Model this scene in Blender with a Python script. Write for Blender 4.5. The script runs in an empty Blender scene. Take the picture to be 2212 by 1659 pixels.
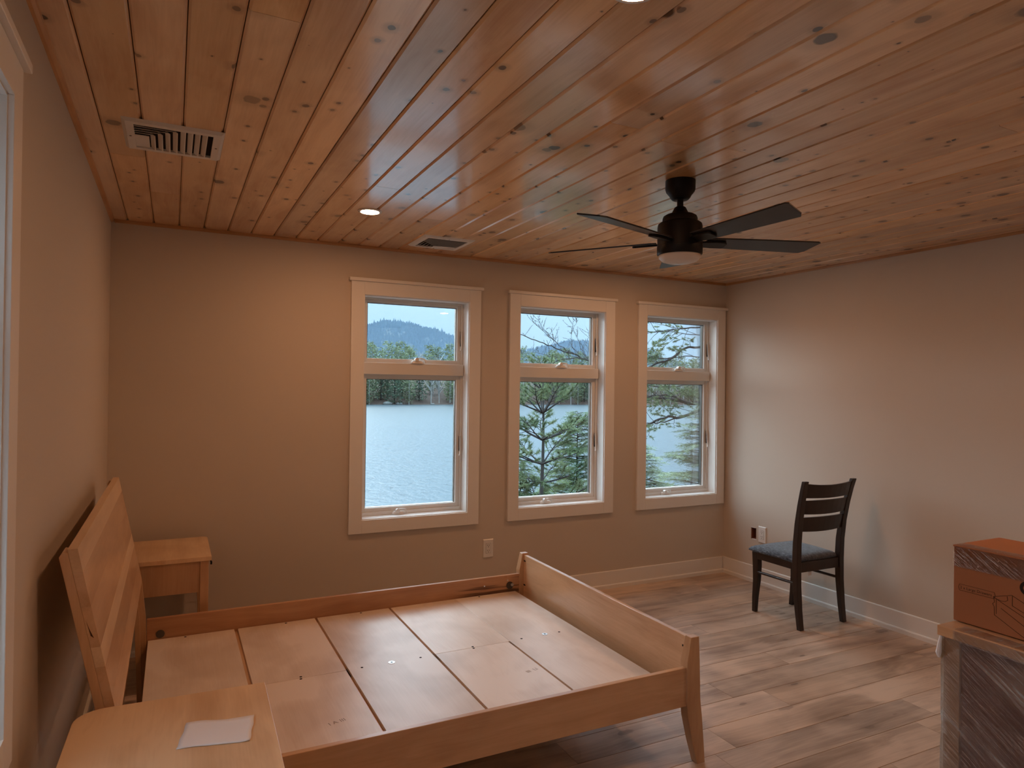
import bpy, math, random
from mathutils import Vector, Matrix, noise

random.seed(7)
scn = bpy.context.scene
COL = scn.collection
PI = math.pi

# ------------------------------------------------------------------ camera
W, H, YN = 4.519, 2.44, -5.3        # room width, ceiling height, near wall
yaw, pitch, roll = 0.4621, 0.0057, 0.0129
fw = Vector((math.sin(yaw) * math.cos(pitch), math.cos(yaw) * math.cos(pitch), math.sin(pitch)))
rt = Vector((math.cos(yaw), -math.sin(yaw), 0))
up = rt.cross(fw)
r2 = rt * math.cos(roll) + up * math.sin(roll)
u2 = -rt * math.sin(roll) + up * math.cos(roll)
cd = bpy.data.cameras.new('camera')
cam = bpy.data.objects.new('camera', cd)
COL.objects.link(cam)
cam.matrix_world = Matrix(((r2.x, u2.x, -fw.x, 0.3193), (r2.y, u2.y, -fw.y, -4.371), (r2.z, u2.z, -fw.z, 1.5334), (0, 0, 0, 1)))
cd.sensor_width = 36
cd.lens = 1470.81 * 36 / 2212
cd.clip_start = 0.02
cd.clip_end = 6000
scn.camera = cam

# ------------------------------------------------------------------ overcast sky, exposure
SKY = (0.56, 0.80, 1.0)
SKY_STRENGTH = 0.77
LAMP_COLOR = (1.0, 0.485, 0.235)
LAMP_STRENGTH = 308.0
SUN_STRENGTH = 8.5
SUN_COLOR = (0.80, 0.92, 1.0)
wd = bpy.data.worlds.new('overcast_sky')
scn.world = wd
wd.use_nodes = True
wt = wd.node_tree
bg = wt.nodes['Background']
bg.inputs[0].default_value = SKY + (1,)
# overcast sky, brightened steeply towards the zenith to light the room
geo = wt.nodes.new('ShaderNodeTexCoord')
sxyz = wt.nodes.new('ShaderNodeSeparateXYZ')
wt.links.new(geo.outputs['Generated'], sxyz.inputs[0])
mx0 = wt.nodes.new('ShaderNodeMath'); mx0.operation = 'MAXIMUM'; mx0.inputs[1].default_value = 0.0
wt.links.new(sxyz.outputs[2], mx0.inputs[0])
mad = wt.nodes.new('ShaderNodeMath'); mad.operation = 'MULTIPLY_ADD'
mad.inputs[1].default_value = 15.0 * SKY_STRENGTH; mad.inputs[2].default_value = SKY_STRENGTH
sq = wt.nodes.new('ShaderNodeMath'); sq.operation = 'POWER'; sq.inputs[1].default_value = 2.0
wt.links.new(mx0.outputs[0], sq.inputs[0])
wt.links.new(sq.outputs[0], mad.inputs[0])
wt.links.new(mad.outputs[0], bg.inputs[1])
# very wide soft sun disc over the lake, added to strengthen indoor daylight
sd = bpy.data.lights.new('added_soft_sun', 'SUN')
sd.energy = SUN_STRENGTH
sd.color = SUN_COLOR
sd.angle = math.radians(70)
sun = bpy.data.objects.new('added_soft_sun', sd)
COL.objects.link(sun)
sun.rotation_euler = Vector((0.42, -1.0, -0.80)).to_track_quat('-Z', 'Y').to_euler()
vs = scn.view_settings
vs.view_transform = 'Standard'
vs.look = 'None'
vs.exposure = 0.0
vs.gamma = 1.0
vs.use_curve_mapping = False
scn.cycles.adaptive_threshold = 0.06
scn.cycles.adaptive_min_samples = 20
scn.cycles.max_bounces = 8
scn.cycles.diffuse_bounces = 4
scn.cycles.glossy_bounces = 3

# ------------------------------------------------------------------ material helpers
class NT:
    def __init__(s, name):
        s.m = bpy.data.materials.new(name)
        s.m.use_nodes = True
        s.t = s.m.node_tree
        s.b = s.t.nodes['Principled BSDF']
        s.out = s.t.nodes['Material Output']
    def n(s, typ, ins=None, **props):
        nd = s.t.nodes.new('ShaderNode' + typ)
        for k, v in props.items():
            setattr(nd, k, v)
        for k, v in (ins or {}).items():
            s.set(nd.inputs[k], v)
        return nd
    def set(s, sock, v):
        if hasattr(v, 'is_linked') or hasattr(v, 'links'):
            s.t.links.new(v, sock)
        else:
            if isinstance(v, (tuple, list)) and len(v) == 3 and sock.type == 'RGBA':
                v = tuple(v) + (1,)
            sock.default_value = v
    def P(s, **kw):
        names = dict(color='Base Color', rough='Roughness', metal='Metallic', normal='Normal', coat='Coat Weight',
                     coatrough='Coat Roughness', spec='Specular IOR Level', ior='IOR', emit='Emission Color', estr='Emission Strength',
                     sheen='Sheen Weight', trans='Transmission Weight', alpha='Alpha', sss='Subsurface Weight')
        for k, v in kw.items():
            s.set(s.b.inputs[names[k]], v)
        return s
    def math(s, op, a, b=None, c=None, clamp=False):
        nd = s.n('Math', operation=op, use_clamp=clamp)
        s.set(nd.inputs[0], a)
        if b is not None: s.set(nd.inputs[1], b)
        if c is not None: s.set(nd.inputs[2], c)
        return nd.outputs[0]
    def vec(s, op, a, b=None):
        nd = s.n('VectorMath', operation=op)
        s.set(nd.inputs[0], a)
        if b is not None: s.set(nd.inputs[1], b)
        return nd.outputs[0]
    def ramp(s, fac, stops):
        nd = s.n('ValToRGB')
        cr = nd.color_ramp
        while len(cr.elements) < len(stops): cr.elements.new(0.5)
        for e, (p, c) in zip(cr.elements, stops):
            e.position = p
            e.color = tuple(c) + (1,) if len(c) == 3 else c
        s.set(nd.inputs[0], fac)
        return nd.outputs[0]
    def mix(s, fac, a, b, blend='MIX'):
        nd = s.n('Mix', data_type='RGBA', blend_type=blend)
        s.set(nd.inputs[0], fac); s.set(nd.inputs[6], a); s.set(nd.inputs[7], b)
        return nd.outputs[2]
    def step(s, v, lo, hi, a=0.0, b=1.0):
        nd = s.n('MapRange', interpolation_type='SMOOTHSTEP')
        s.set(nd.inputs[0], v); s.set(nd.inputs[1], lo); s.set(nd.inputs[2], hi); s.set(nd.inputs[3], a); s.set(nd.inputs[4], b)
        return nd.outputs[0]
    def noise(s, vec, scale, detail=4, rough=0.5, dist=0.0):
        nd = s.n('TexNoise', {'Vector': vec, 'Scale': scale, 'Detail': detail, 'Roughness': rough, 'Distortion': dist})
        return nd.outputs[0]
    def bump(s, h, strength=0.2, dist=0.01):
        return s.n('Bump', {'Strength': strength, 'Distance': dist, 'Height': h}).outputs[0]
    def obj(s): return s.n('TexCoord').outputs['Object']
    def rand(s): return s.n('ObjectInfo').outputs['Random']

def plain(name, color, rough=0.5, spec=0.5, metal=0.0, bumps=None, vary=0.0):
    k = NT(name)
    k.P(color=color, rough=rough, spec=spec, metal=metal)
    if bumps or vary:
        co = k.obj()
    if bumps:
        k.P(normal=k.bump(k.noise(co, bumps[0], 3), bumps[1], bumps[2]))
    if vary:
        f = k.noise(co, 2.3, 3)
        c2 = tuple(min(1, c * (1 + vary)) for c in color)
        c1 = tuple(c * (1 - vary) for c in color)
        k.P(color=k.ramp(f, [(0.3, c1), (0.7, c2)]))
    return k.m

def wood(name, dark, light, axis=0, rough=0.4, spec=0.4, coat=0.0, coatrough=0.2, val=0.15, knots=0, fig=0.35, kcol=(0.05, 0.02, 0.012), cross=12.0, cells=3.6, satv=0.0, streak=None, kst=0.9, klo=(0.15, 0.30), coatior=1.5, streak_from=None):
    """procedural timber: grain stretched along `axis`, board-to-board shift from the object's random value"""
    k = NT(name)
    co = k.obj()
    rnd = k.rand()
    off = k.n('CombineXYZ', {0: k.math('MULTIPLY', rnd, 37.3), 1: k.math('MULTIPLY', rnd, 71.9), 2: k.math('MULTIPLY', rnd, 13.1)}).outputs[0]
    co2 = k.vec('ADD', co, off)
    sc = [cross, cross, cross]; sc[axis] = cross * 0.09
    warp = k.n('TexNoise', {'Vector': co2, 'Scale': 1.7, 'Detail': 1.0}).outputs[1]
    cw = k.vec('ADD', k.vec('MULTIPLY', co2, tuple(sc)), k.vec('MULTIPLY', warp, (1.3, 1.3, 1.3)))
    g1 = k.noise(cw, 1.0, 4, 0.6, 0.4)
    sf = [150.0, 150.0, 150.0]; sf[axis] = 5.0
    g2 = k.noise(k.vec('MULTIPLY', co2, tuple(sf)), 1.0, 2, 0.6)
    blot = k.noise(co2, 2.6, 2, 0.55, 0.6)
    f = k.math('ADD', k.math('MULTIPLY', g1, 0.62), k.math('ADD', k.math('MULTIPLY', g2, 0.14), k.math('MULTIPLY', blot, fig)))
    f = k.math('SUBTRACT', f, fig * 0.5 - 0.12)
    col = k.ramp(f, [(0.34, dark), (0.60, light)])
    h = g2
    if streak:
        st = k.step(k.noise(k.vec('MULTIPLY', co2, tuple(1.0 if i == axis else 22.0 for i in range(3))), 1.0, 3, 0.6), 0.6, 0.68)
        if streak_from:
            st = k.math('MULTIPLY', st, k.step(k.n('SeparateXYZ', {0: co}).outputs[0], streak_from[0], streak_from[1]))
        col = k.mix(k.math('MULTIPLY', st, streak), col, kcol)
    if knots:
        # knots live in the plane of the board: across (the other horizontal axis) and along
        sep = k.n('SeparateXYZ', {0: co2}).outputs
        a, b = (sep[0], sep[1]) if axis == 1 else (sep[1], sep[0])
        kn = None
        for cs, lo, rmax, sh in ((cells, klo[0], 0.100, 0.0), (cells * 2.2, klo[1], 0.095, 5.3)):
            v = k.n('CombineXYZ', {0: k.math('ADD', k.math('MULTIPLY', a, cs * 1.05), sh), 1: k.math('MULTIPLY', b, cs * kst), 2: 0.0}).outputs[0]
            vd = k.vec('ADD', v, k.vec('MULTIPLY', k.n('TexNoise', {'Vector': co2, 'Scale': 45.0, 'Detail': 0.0}).outputs[1], (0.035, 0.035, 0.0)))
            vo = k.n('TexVoronoi', {'Vector': vd, 'Scale': 1.0, 'Randomness': 1.0}, voronoi_dimensions='2D')
            cr = k.n('SeparateColor', {0: vo.outputs['Color']}).outputs
            r = k.math('MULTIPLY', k.math('POWER', k.step(cr[0], lo, 1.0), 1.3), rmax)
            r = k.math('MAXIMUM', r, 0.0005)
            core = k.math('SUBTRACT', 1.0, k.step(vo.outputs['Distance'], k.math('MULTIPLY', r, 0.72), k.math('MULTIPLY', r, 1.12)))
            halo = k.math('SUBTRACT', 1.0, k.step(vo.outputs['Distance'], r, k.math('MULTIPLY', r, 2.6)))
            kk = k.math('MAXIMUM', k.math('MULTIPLY', core, k.math('ADD', 0.74, k.math('MULTIPLY', cr[1], 0.26))), k.math('MULTIPLY', halo, 0.25))
            kn = kk if kn is None else k.math('MAXIMUM', kn, kk)
        col = k.mix(k.math('MULTIPLY', kn, knots), col, kcol)
    hs = k.n('HueSaturation', {'Color': col, 'Value': k.math('ADD', 1.0 - val, k.math('MULTIPLY', rnd, 2 * val)),
                              'Saturation': k.math('ADD', 1.0 - satv, k.math('MULTIPLY', k.math('FRACT', k.math('MULTIPLY', rnd, 7.7)), 2 * satv))}).outputs[0]
    k.b.inputs['Coat IOR'].default_value = coatior
    k.P(color=hs, rough=rough, spec=spec, coat=coat, coatrough=coatrough)
    return k.m

MT = {}
MT['wall'] = plain('wall_paint_beige', (0.60, 0.535, 0.46), 0.62, 0.3)
MT['trim'] = plain('trim_paint_white', (0.80, 0.79, 0.76), 0.36, 0.5)
MT['sash'] = plain('window_frame_white', (0.74, 0.74, 0.71), 0.4, 0.5)
MT['ceil'] = wood('knotty_pine_board', (0.56, 0.295, 0.135), (0.84, 0.56, 0.315), 1, 0.30, 0.5, 1.0, 0.13, 0.17, 1.0, 0.3, (0.040, 0.016, 0.008), 10.0, 3.2, 0.14, coatior=1.62)
MT['ceildark'] = plain('ceiling_backing', (0.12, 0.055, 0.02), 0.8)
MT['cove'] = wood('pine_cove_strip', (0.36, 0.165, 0.062), (0.56, 0.30, 0.13), 1, 0.3, 0.4, 0.1)
MT['covex'] = wood('pine_cove_strip_cross', (0.36, 0.165, 0.062), (0.56, 0.30, 0.13), 0, 0.3, 0.4, 0.1)
MT['floor'] = wood('oak_floor_plank', (0.25, 0.17, 0.12), (0.62, 0.47, 0.355), 0, 0.34, 0.5, 0.1, 0.2, 0.16, 0.62, 0.45, (0.085, 0.05, 0.034), 11.0, 3.2, 0.12, kst=0.42, klo=(0.45, 0.62))
MT['floordark'] = plain('floor_joint', (0.05, 0.035, 0.025), 0.8)
MT['maple_x'] = wood('maple_along_x', (0.52, 0.30, 0.155), (0.72, 0.47, 0.275), 0, 0.36, 0.5, 0.5, 0.16, 0.07, 0, 0.3)
MT['maple_y'] = wood('maple_along_y', (0.52, 0.30, 0.155), (0.72, 0.47, 0.275), 1, 0.36, 0.5, 0.5, 0.16, 0.07, 0, 0.3)
MT['maple_z'] = wood('maple_upright', (0.48, 0.275, 0.14), (0.66, 0.42, 0.235), 2, 0.36, 0.5, 0.4, 0.18, 0.07, 0, 0.3)
MT['maple_top'] = wood('maple_table_top', (0.62, 0.405, 0.225), (0.84, 0.62, 0.39), 1, 0.36, 0.5, 0.4, 0.18, 0.02, 0, 0.5, cross=9.0)
MT['maple_pale'] = wood('maple_pale_plank', (0.60, 0.40, 0.235), (0.76, 0.55, 0.35), 1, 0.38, 0.45, 0.15, 0.2, 0.04, 0, 0.3)
MT['maple_streak'] = wood('maple_with_dark_streaks', (0.40, 0.20, 0.10), (0.58, 0.335, 0.18), 0, 0.4, 0.4, 0.1, 0.2, 0.03, 0, 0.3, (0.07, 0.03, 0.018), streak=0.85, streak_from=(1.70, 1.95))
MT['ply'] = wood('birch_plywood', (0.66, 0.55, 0.45), (0.85, 0.76, 0.67), 1, 0.42, 0.5, 0.5, 0.36, 0.05, 0, 0.75, cross=5.0)
MT['espresso'] = wood('espresso_stained_wood', (0.014, 0.008, 0.006), (0.032, 0.018, 0.012), 2, 0.35, 0.45, 0.1, 0.2, 0.05)
MT['black'] = plain('matte_black_metal', (0.004, 0.0035, 0.0033), 0.5, 0.3)
MT['blade'] = plain('black_fan_blade', (0.012, 0.012, 0.013), 0.36, 0.5)
MT['opal'] = plain('opal_glass_lens', (0.72, 0.66, 0.60), 0.3, 0.5)
MT['slot_shade'] = plain('painted_slot_shade', (0.10, 0.045, 0.025), 0.8, 0.2)
MT['dark'] = plain('dark_hole', (0.008, 0.006, 0.005), 0.8, 0.2)
MT['vent'] = plain('white_enamel_register', (0.70, 0.68, 0.64), 0.4, 0.5)
MT['plastic'] = plain('white_plastic', (0.76, 0.75, 0.72), 0.3, 0.5)
MT['steel'] = plain('zinc_steel', (0.72, 0.72, 0.72), 0.28, 0.5, 1.0)
MT['bronze'] = plain('dark_steel', (0.10, 0.09, 0.08), 0.4, 0.5, 0.8)
MT['paper'] = plain('white_paper', (0.86, 0.88, 0.92), 0.7, 0.2)
MT['ink'] = plain('printed_black_ink', (0.02, 0.012, 0.008), 0.6, 0.3)
MT['stamp'] = plain('faint_stamp_ink', (0.33, 0.26, 0.21), 0.7, 0.2)
MT['box'] = plain('brown_cardboard', (0.37, 0.155, 0.070), 0.5, 0.35, bumps=(60, 0.06, 0.004), vary=0.06)
MT['veneer'] = wood('reddish_back_panel', (0.22, 0.095, 0.065), (0.33, 0.155, 0.11), 2, 0.4, 0.4, 0.0)
MT['rust'] = plain('reddish_wall_cavity', (0.24, 0.09, 0.06), 0.8, 0.2)

def m_fabric():
    k = NT('blue_grey_tweed')
    co = k.obj()
    a = k.noise(k.vec('MULTIPLY', co, (260, 40, 60)), 1.0, 3, 0.7)
    b = k.noise(k.vec('MULTIPLY', co, (30, 30, 30)), 1.0, 3, 0.6)
    f = k.math('ADD', k.math('MULTIPLY', a, 0.75), k.math('MULTIPLY', b, 0.25))
    k.P(color=k.ramp(f, [(0.40, (0.022, 0.028, 0.040)), (0.55, (0.075, 0.095, 0.125)), (0.68, (0.24, 0.28, 0.34))]), rough=0.9, spec=0.2, sheen=0.3,
        normal=k.bump(a, 0.5, 0.003))
    return k.m
MT['fabric'] = m_fabric()

def m_glass():
    k = NT('window_glass')
    tr = k.n('BsdfTransparent', {0: (0.965, 0.98, 0.975, 1)})
    gl = k.n('BsdfGlossy', {0: (1, 1, 1, 1), 1: 0.0})
    fr = k.n('Fresnel', {0: 1.5})
    f = k.math('MULTIPLY', fr.outputs[0], 0.75)
    mx = k.n('MixShader', {0: f, 1: tr.outputs[0], 2: gl.outputs[0]})
    k.t.links.new(mx.outputs[0], k.out.inputs[0])
    return k.m
MT['glass'] = m_glass()

def m_film(name, amt):
    k = NT(name)
    co = k.obj()
    sep = k.n('SeparateXYZ', {0: co}).outputs
    # film stretched diagonally: its glints are painted as whitish streaks towards the near end
    al = k.math('ADD', k.math('MULTIPLY', sep[1], 0.82), k.math('MULTIPLY', sep[2], 0.57))
    ac = k.math('SUBTRACT', k.math('MULTIPLY', sep[2], 0.82), k.math('MULTIPLY', sep[1], 0.57))
    v = k.n('CombineXYZ', {0: k.math('MULTIPLY', al, 5.0), 1: k.math('MULTIPLY', ac, 95.0), 2: k.math('MULTIPLY', sep[0], 20.0)}).outputs[0]
    s1 = k.noise(v, 1.0, 5, 0.65, 0.3)
    big = k.noise(k.vec('MULTIPLY', v, (0.5, 0.11, 0.3)), 1.0, 3, 0.6)
    st = k.math('MULTIPLY', k.step(s1, 0.52, 0.70), k.step(big, 0.35, 0.7, 0.15, 1.0))
    haze = k.step(big, 0.42, 0.75, 0.10, 0.45)
    st = k.math('MULTIPLY', st, amt); haze = k.math('MULTIPLY', haze, amt)
    fac = k.math('ADD', haze, k.math('MULTIPLY', st, 0.9), clamp=True)
    bp = k.bump(s1, 1.0, 0.012)
    tr = k.n('BsdfTransparent', {0: (0.97, 0.97, 0.97, 1)})
    df = k.n('BsdfTranslucent', {0: (0.75, 0.75, 0.75, 1)})
    dd = k.n('BsdfDiffuse', {0: (0.75, 0.73, 0.70, 1)})
    dm = k.n('MixShader', {0: 0.8, 1: df.outputs[0], 2: dd.outputs[0]})
    m1 = k.n('MixShader', {0: k.math('MULTIPLY', fac, 0.6), 1: tr.outputs[0], 2: dm.outputs[0]})
    gl = k.n('BsdfGlossy', {0: (1, 1, 1, 1), 1: 0.07, 'Normal': bp})
    fr = k.n('Fresnel', {0: 1.45, 'Normal': bp})
    m2 = k.n('MixShader', {0: k.math('ADD', fr.outputs[0], k.math('MULTIPLY', st, 0.10), clamp=True), 1: m1.outputs[0], 2: gl.outputs[0]})
    k.t.links.new(m2.outputs[0], k.out.inputs[0])
    return k.m
MT['film'] = m_film('clear_shrink_wrap', 1.0)
MT['tape'] = m_film('clear_packing_tape', 0.28)

def m_lamp():
    k = NT('lit_lamp_lens')
    k.P(color=(0.9, 0.85, 0.8), emit=LAMP_COLOR, estr=LAMP_STRENGTH)
    return k.m
MT['lamp'] = m_lamp()

def foliage(name, c1, c2, trans=0.35):
    k = NT(name)
    col = k.ramp(k.noise(k.obj(), 3.0, 3), [(0.35, c1), (0.65, c2)])
    d = k.n('BsdfDiffuse', {0: col})
    t = k.n('BsdfTranslucent', {0: col})
    mx = k.n('MixShader', {0: trans, 1: d.outputs[0], 2: t.outputs[0]})
    k.t.links.new(mx.outputs[0], k.out.inputs[0])
    return k.m
MT['needle'] = foliage('pine_needles', (0.085, 0.12, 0.065), (0.18, 0.215, 0.115))
MT['hemlock'] = foliage('hemlock_leaves', (0.06, 0.10, 0.06), (0.18, 0.22, 0.10))
MT['hempale'] = foliage('pale_hemlock_leaves', (0.15, 0.19, 0.115), (0.27, 0.30, 0.18))
MT['bark'] = plain('grey_bark', (0.045, 0.042, 0.04), 0.9, 0.2, vary=0.35)
MT['barkdark'] = plain('dark_pine_bark', (0.02, 0.019, 0.02), 0.9, 0.2, vary=0.5)
MT['twig'] = plain('bare_twig', (0.055, 0.05, 0.046), 0.9, 0.2)
MT['far_dark'] = foliage('far_hemlock_green', (0.050, 0.078, 0.058), (0.105, 0.138, 0.092), 0.2)
MT['far_pine'] = foliage('far_pine_green', (0.10, 0.125, 0.075), (0.19, 0.215, 0.125), 0.2)
MT['far_bare'] = foliage('far_bare_twigs', (0.13, 0.125, 0.115), (0.21, 0.20, 0.19), 0.2)
MT['far_trunk'] = plain('far_pale_trunk', (0.26, 0.255, 0.24), 0.9, 0.2)
MT['litter'] = plain('red_leaf_litter', (0.060, 0.040, 0.032), 0.9, 0.2, vary=0.4)
MT['rock'] = plain('grey_boulder', (0.12, 0.12, 0.115), 0.9, 0.2, vary=0.2)
MT['hill'] = plain('wooded_hillside', (0.022, 0.026, 0.022), 0.95, 0.1, vary=0.4)
MT['hilltree'] = foliage('hill_forest', (0.012, 0.020, 0.015), (0.034, 0.033, 0.031), 0.0)
MT['bank'] = plain('leafy_bank', (0.05, 0.038, 0.028), 0.95, 0.1, vary=0.4)

def m_water():
    k = NT('rippled_lake_water')
    co = k.obj()
    a = k.noise(k.vec('MULTIPLY', co, (1.5, 0.9, 1)), 1.0, 4, 0.6, 0.3)
    b = k.noise(k.vec('MULTIPLY', co, (0.02, 0.06, 1)), 1.0, 3)
    f = k.math('ADD', k.math('MULTIPLY', a, 0.9), k.math('MULTIPLY', b, 0.1))
    k.P(color=k.ramp(f, [(0.30, (0.010, 0.016, 0.022)), (0.46, (0.042, 0.056, 0.064))]), rough=0.32, ior=1.33, normal=k.bump(a, 0.35, 0.25))
    return k.m
MT['water'] = m_water()

def m_haze():
    k = NT('blue_distance_haze')
    k.t.nodes.remove(k.b)
    v = k.n('VolumeScatter', {'Color': (0.42, 0.66, 1.0, 1), 'Density': 0.0012, 'Anisotropy': 0.0})
    k.t.links.new(v.outputs[0], k.out.inputs['Volume'])
    return k.m
MT['haze'] = m_haze()

# ------------------------------------------------------------------ mesh helpers
class MB:
    def __init__(s):
        s.v = []; s.f = []
    def add(s, vs_, fs):
        o = len(s.v)
        s.v += [tuple(v) for v in vs_]
        s.f += [tuple(i + o for i in f) for f in fs]
        return s
    def box(s, x0, x1, y0, y1, z0, z1):
        return s.add([(x0, y0, z0), (x1, y0, z0), (x1, y1, z0), (x0, y1, z0), (x0, y0, z1), (x1, y0, z1), (x1, y1, z1), (x0, y1, z1)],
                     [(0, 3, 2, 1), (4, 5, 6, 7), (0, 1, 5, 4), (1, 2, 6, 5), (2, 3, 7, 6), (3, 0, 4, 7)])
    def prism(s, prof, a, b, axis):
        """extrude a closed polygon along axis; prof pairs are the other two axes in xyz order"""
        def pt(p, q):
            return {0: (q, p[0], p[1]), 1: (p[0], q, p[1]), 2: (p[0], p[1], q)}[axis]
        n = len(prof)
        vs_ = [pt(p, a) for p in prof] + [pt(p, b) for p in prof]
        fs = [(i, (i + 1) % n, n + (i + 1) % n, n + i) for i in range(n)] + [tuple(range(n))[::-1], tuple(range(n, 2 * n))]
        return s.add(vs_, fs)
    def lathe(s, prof, n=40, c=(0, 0)):
        o = len(s.v); m = len(prof)
        for r, z in prof:
            for i in range(n):
                a = 2 * PI * i / n
                s.v.append((c[0] + r * math.cos(a), c[1] + r * math.sin(a), z))
        for j in range(m - 1):
            for i in range(n):
                k = (i + 1) % n
                s.f.append((o + j * n + i, o + j * n + k, o + (j + 1) * n + k, o + (j + 1) * n + i))
        s.f.append(tuple(o + i for i in range(n))[::-1])
        s.f.append(tuple(o + (m - 1) * n + i for i in range(n)))
        return s
    def tube(s, pts, rad, n=6):
        pts = [Vector(p) for p in pts]
        if not hasattr(rad, '__len__'): rad = [rad] * len(pts)
        o = len(s.v); prev = None
        for i, p in enumerate(pts):
            t = (pts[min(i + 1, len(pts) - 1)] - pts[max(i - 1, 0)])
            if t.length < 1e-9: t = Vector((0, 0, 1))
            t.normalize()
            if prev is None:
                a = Vector((0, 0, 1)) if abs(t.z) < 0.9 else Vector((1, 0, 0))
                u = t.cross(a).normalized()
            else:
                u = (prev - t * prev.dot(t)).normalized()
            prev = u
            w = t.cross(u)
            for k in range(n):
                a = 2 * PI * k / n
                s.v.append(tuple(p + (u * math.cos(a) + w * math.sin(a)) * rad[i]))
        for i in range(len(pts) - 1):
            for k in range(n):
                kk = (k + 1) % n
                s.f.append((o + i * n + k, o + i * n + kk, o + (i + 1) * n + kk, o + (i + 1) * n + k))
        s.f.append(tuple(o + k for k in range(n))[::-1])
        s.f.append(tuple(o + (len(pts) - 1) * n + k for k in range(n)))
        return s
    def sweep(s, secs):
        """loft through equal-length closed sections (lists of points)"""
        o = len(s.v); n = len(secs[0])
        for sec in secs: s.v += [tuple(p) for p in sec]
        for i in range(len(secs) - 1):
            for k in range(n):
                kk = (k + 1) % n
                s.f.append((o + i * n + k, o + i * n + kk, o + (i + 1) * n + kk, o + (i + 1) * n + k))
        s.f.append(tuple(o + k for k in range(n))[::-1])
        s.f.append(tuple(o + (len(secs) - 1) * n + k for k in range(n)))
        return s
    def tri(s, a, b, c):
        o = len(s.v); s.v += [tuple(a), tuple(b), tuple(c)]; s.f.append((o, o + 1, o + 2)); return s
    def build(s, name, mat, parent=None, smooth=False, bevel=0.0, fixn=True):
        me = bpy.data.meshes.new(name)
        me.from_pydata(s.v, [], s.f)
        if fixn:
            import bmesh
            b = bmesh.new(); b.from_mesh(me)
            bmesh.ops.recalc_face_normals(b, faces=b.faces)
            b.to_mesh(me); b.free()
        me.materials.append(MT[mat] if isinstance(mat, str) else mat)
        o = bpy.data.objects.new(name, me)
        COL.objects.link(o)
        if parent is not None: o.parent = parent
        if smooth:
            for p in me.polygons: p.use_smooth = True
            if smooth != 'all':
                me.set_sharp_from_angle(angle=math.radians(38))
        if bevel:
            md = o.modifiers.new('bevel', 'BEVEL'); md.width = bevel; md.segments = 2; md.limit_method = 'ANGLE'; md.angle_limit = math.radians(40)
        return o

def tag(o, label=None, cat=None, group=None, kind=None):
    if label: o['label'] = label
    if cat: o['category'] = cat
    if group: o['group'] = group
    if kind: o['kind'] = kind
    return o
def thing(name, label, cat, loc=(0, 0, 0), rz=0.0, group=None, kind=None):
    o = bpy.data.objects.new(name, None)
    o.empty_display_size = 0.1
    COL.objects.link(o); o.location = loc; o.rotation_euler = (0, 0, rz)
    return tag(o, label, cat, group, kind)
def struct(o, label=None):
    o['kind'] = 'structure'
    if label: o['label'] = label
    return o
def dup(root, loc, rz=0.0, label=None):
    def cp(o, par):
        c = o.copy(); COL.objects.link(c); c.parent = par
        for ch in [x for x in bpy.data.objects if x.parent == o]: cp(ch, c)
        return c
    r = cp(root, None); r.location = loc; r.rotation_euler = (0, 0, rz)
    if label: r['label'] = label
    return r

# ------------------------------------------------------------------ room shell
WX = (1.3338, 2.4657, 3.5955)         # left casing edges of the three windows
CW, CZ0, CZ1, CWD = 0.0852, 0.5824, 2.2089, 0.9052
T = 0.17
OX0, OX1, OZ0, OZ1 = CW - 0.012, CWD - CW + 0.012, CZ0 + CW - 0.012, CZ1 - CW + 0.012   # rough opening, local
b = MB()
xs = [-T]
for x in WX: xs += [x + OX0, x + OX1]
xs.append(W + T)
for i in range(0, len(xs), 2): b.box(xs[i], xs[i + 1], 0, T, -0.3, H + 0.06)
for x in WX:
    b.box(x + OX0, x + OX1, 0, T, -0.3, OZ0); b.box(x + OX0, x + OX1, 0, T, OZ1, H + 0.06)
struct(b.build('wall_back', 'wall'), 'beige painted wall holding the three tall windows')
LWY, LWY2, LZ0 = -3.480, -4.612, 0.715             # left window origin and added window origin along the wall, casing bottom
b = MB()
b.box(-T, 0, LWY + OX1, 0, -0.3, H + 0.06); b.box(-T, 0, LWY2 + OX1, LWY + OX0, -0.3, H + 0.06); b.box(-T, 0, YN, LWY2 + OX0, -0.3, H + 0.06)
for yq in (LWY, LWY2):
    b.box(-T, 0, yq + OX0, yq + OX1, -0.3, LZ0 + CW - 0.012); b.box(-T, 0, yq + OX0, yq + OX1, OZ1, H + 0.06)
struct(b.build('wall_left', 'wall'), 'beige painted wall behind the headboard')
HY0, HY1, HZ0, HZ1 = -0.362, -0.306, 0.342, 0.436
b = MB()
b.box(W, W + T, HY1, 0, -0.3, H + 0.06); b.box(W, W + T, YN, HY0, -0.3, H + 0.06)
b.box(W, W + T, HY0, HY1, -0.3, HZ0); b.box(W, W + T, HY0, HY1, HZ1, H + 0.06)
wr = struct(b.build('wall_right', 'wall'), 'beige painted wall behind the chair')
struct(MB().box(-T, W + T, YN - T, YN, -0.3, H + 0.06).build('wall_near', 'wall'), 'beige painted wall behind the camera')

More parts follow.
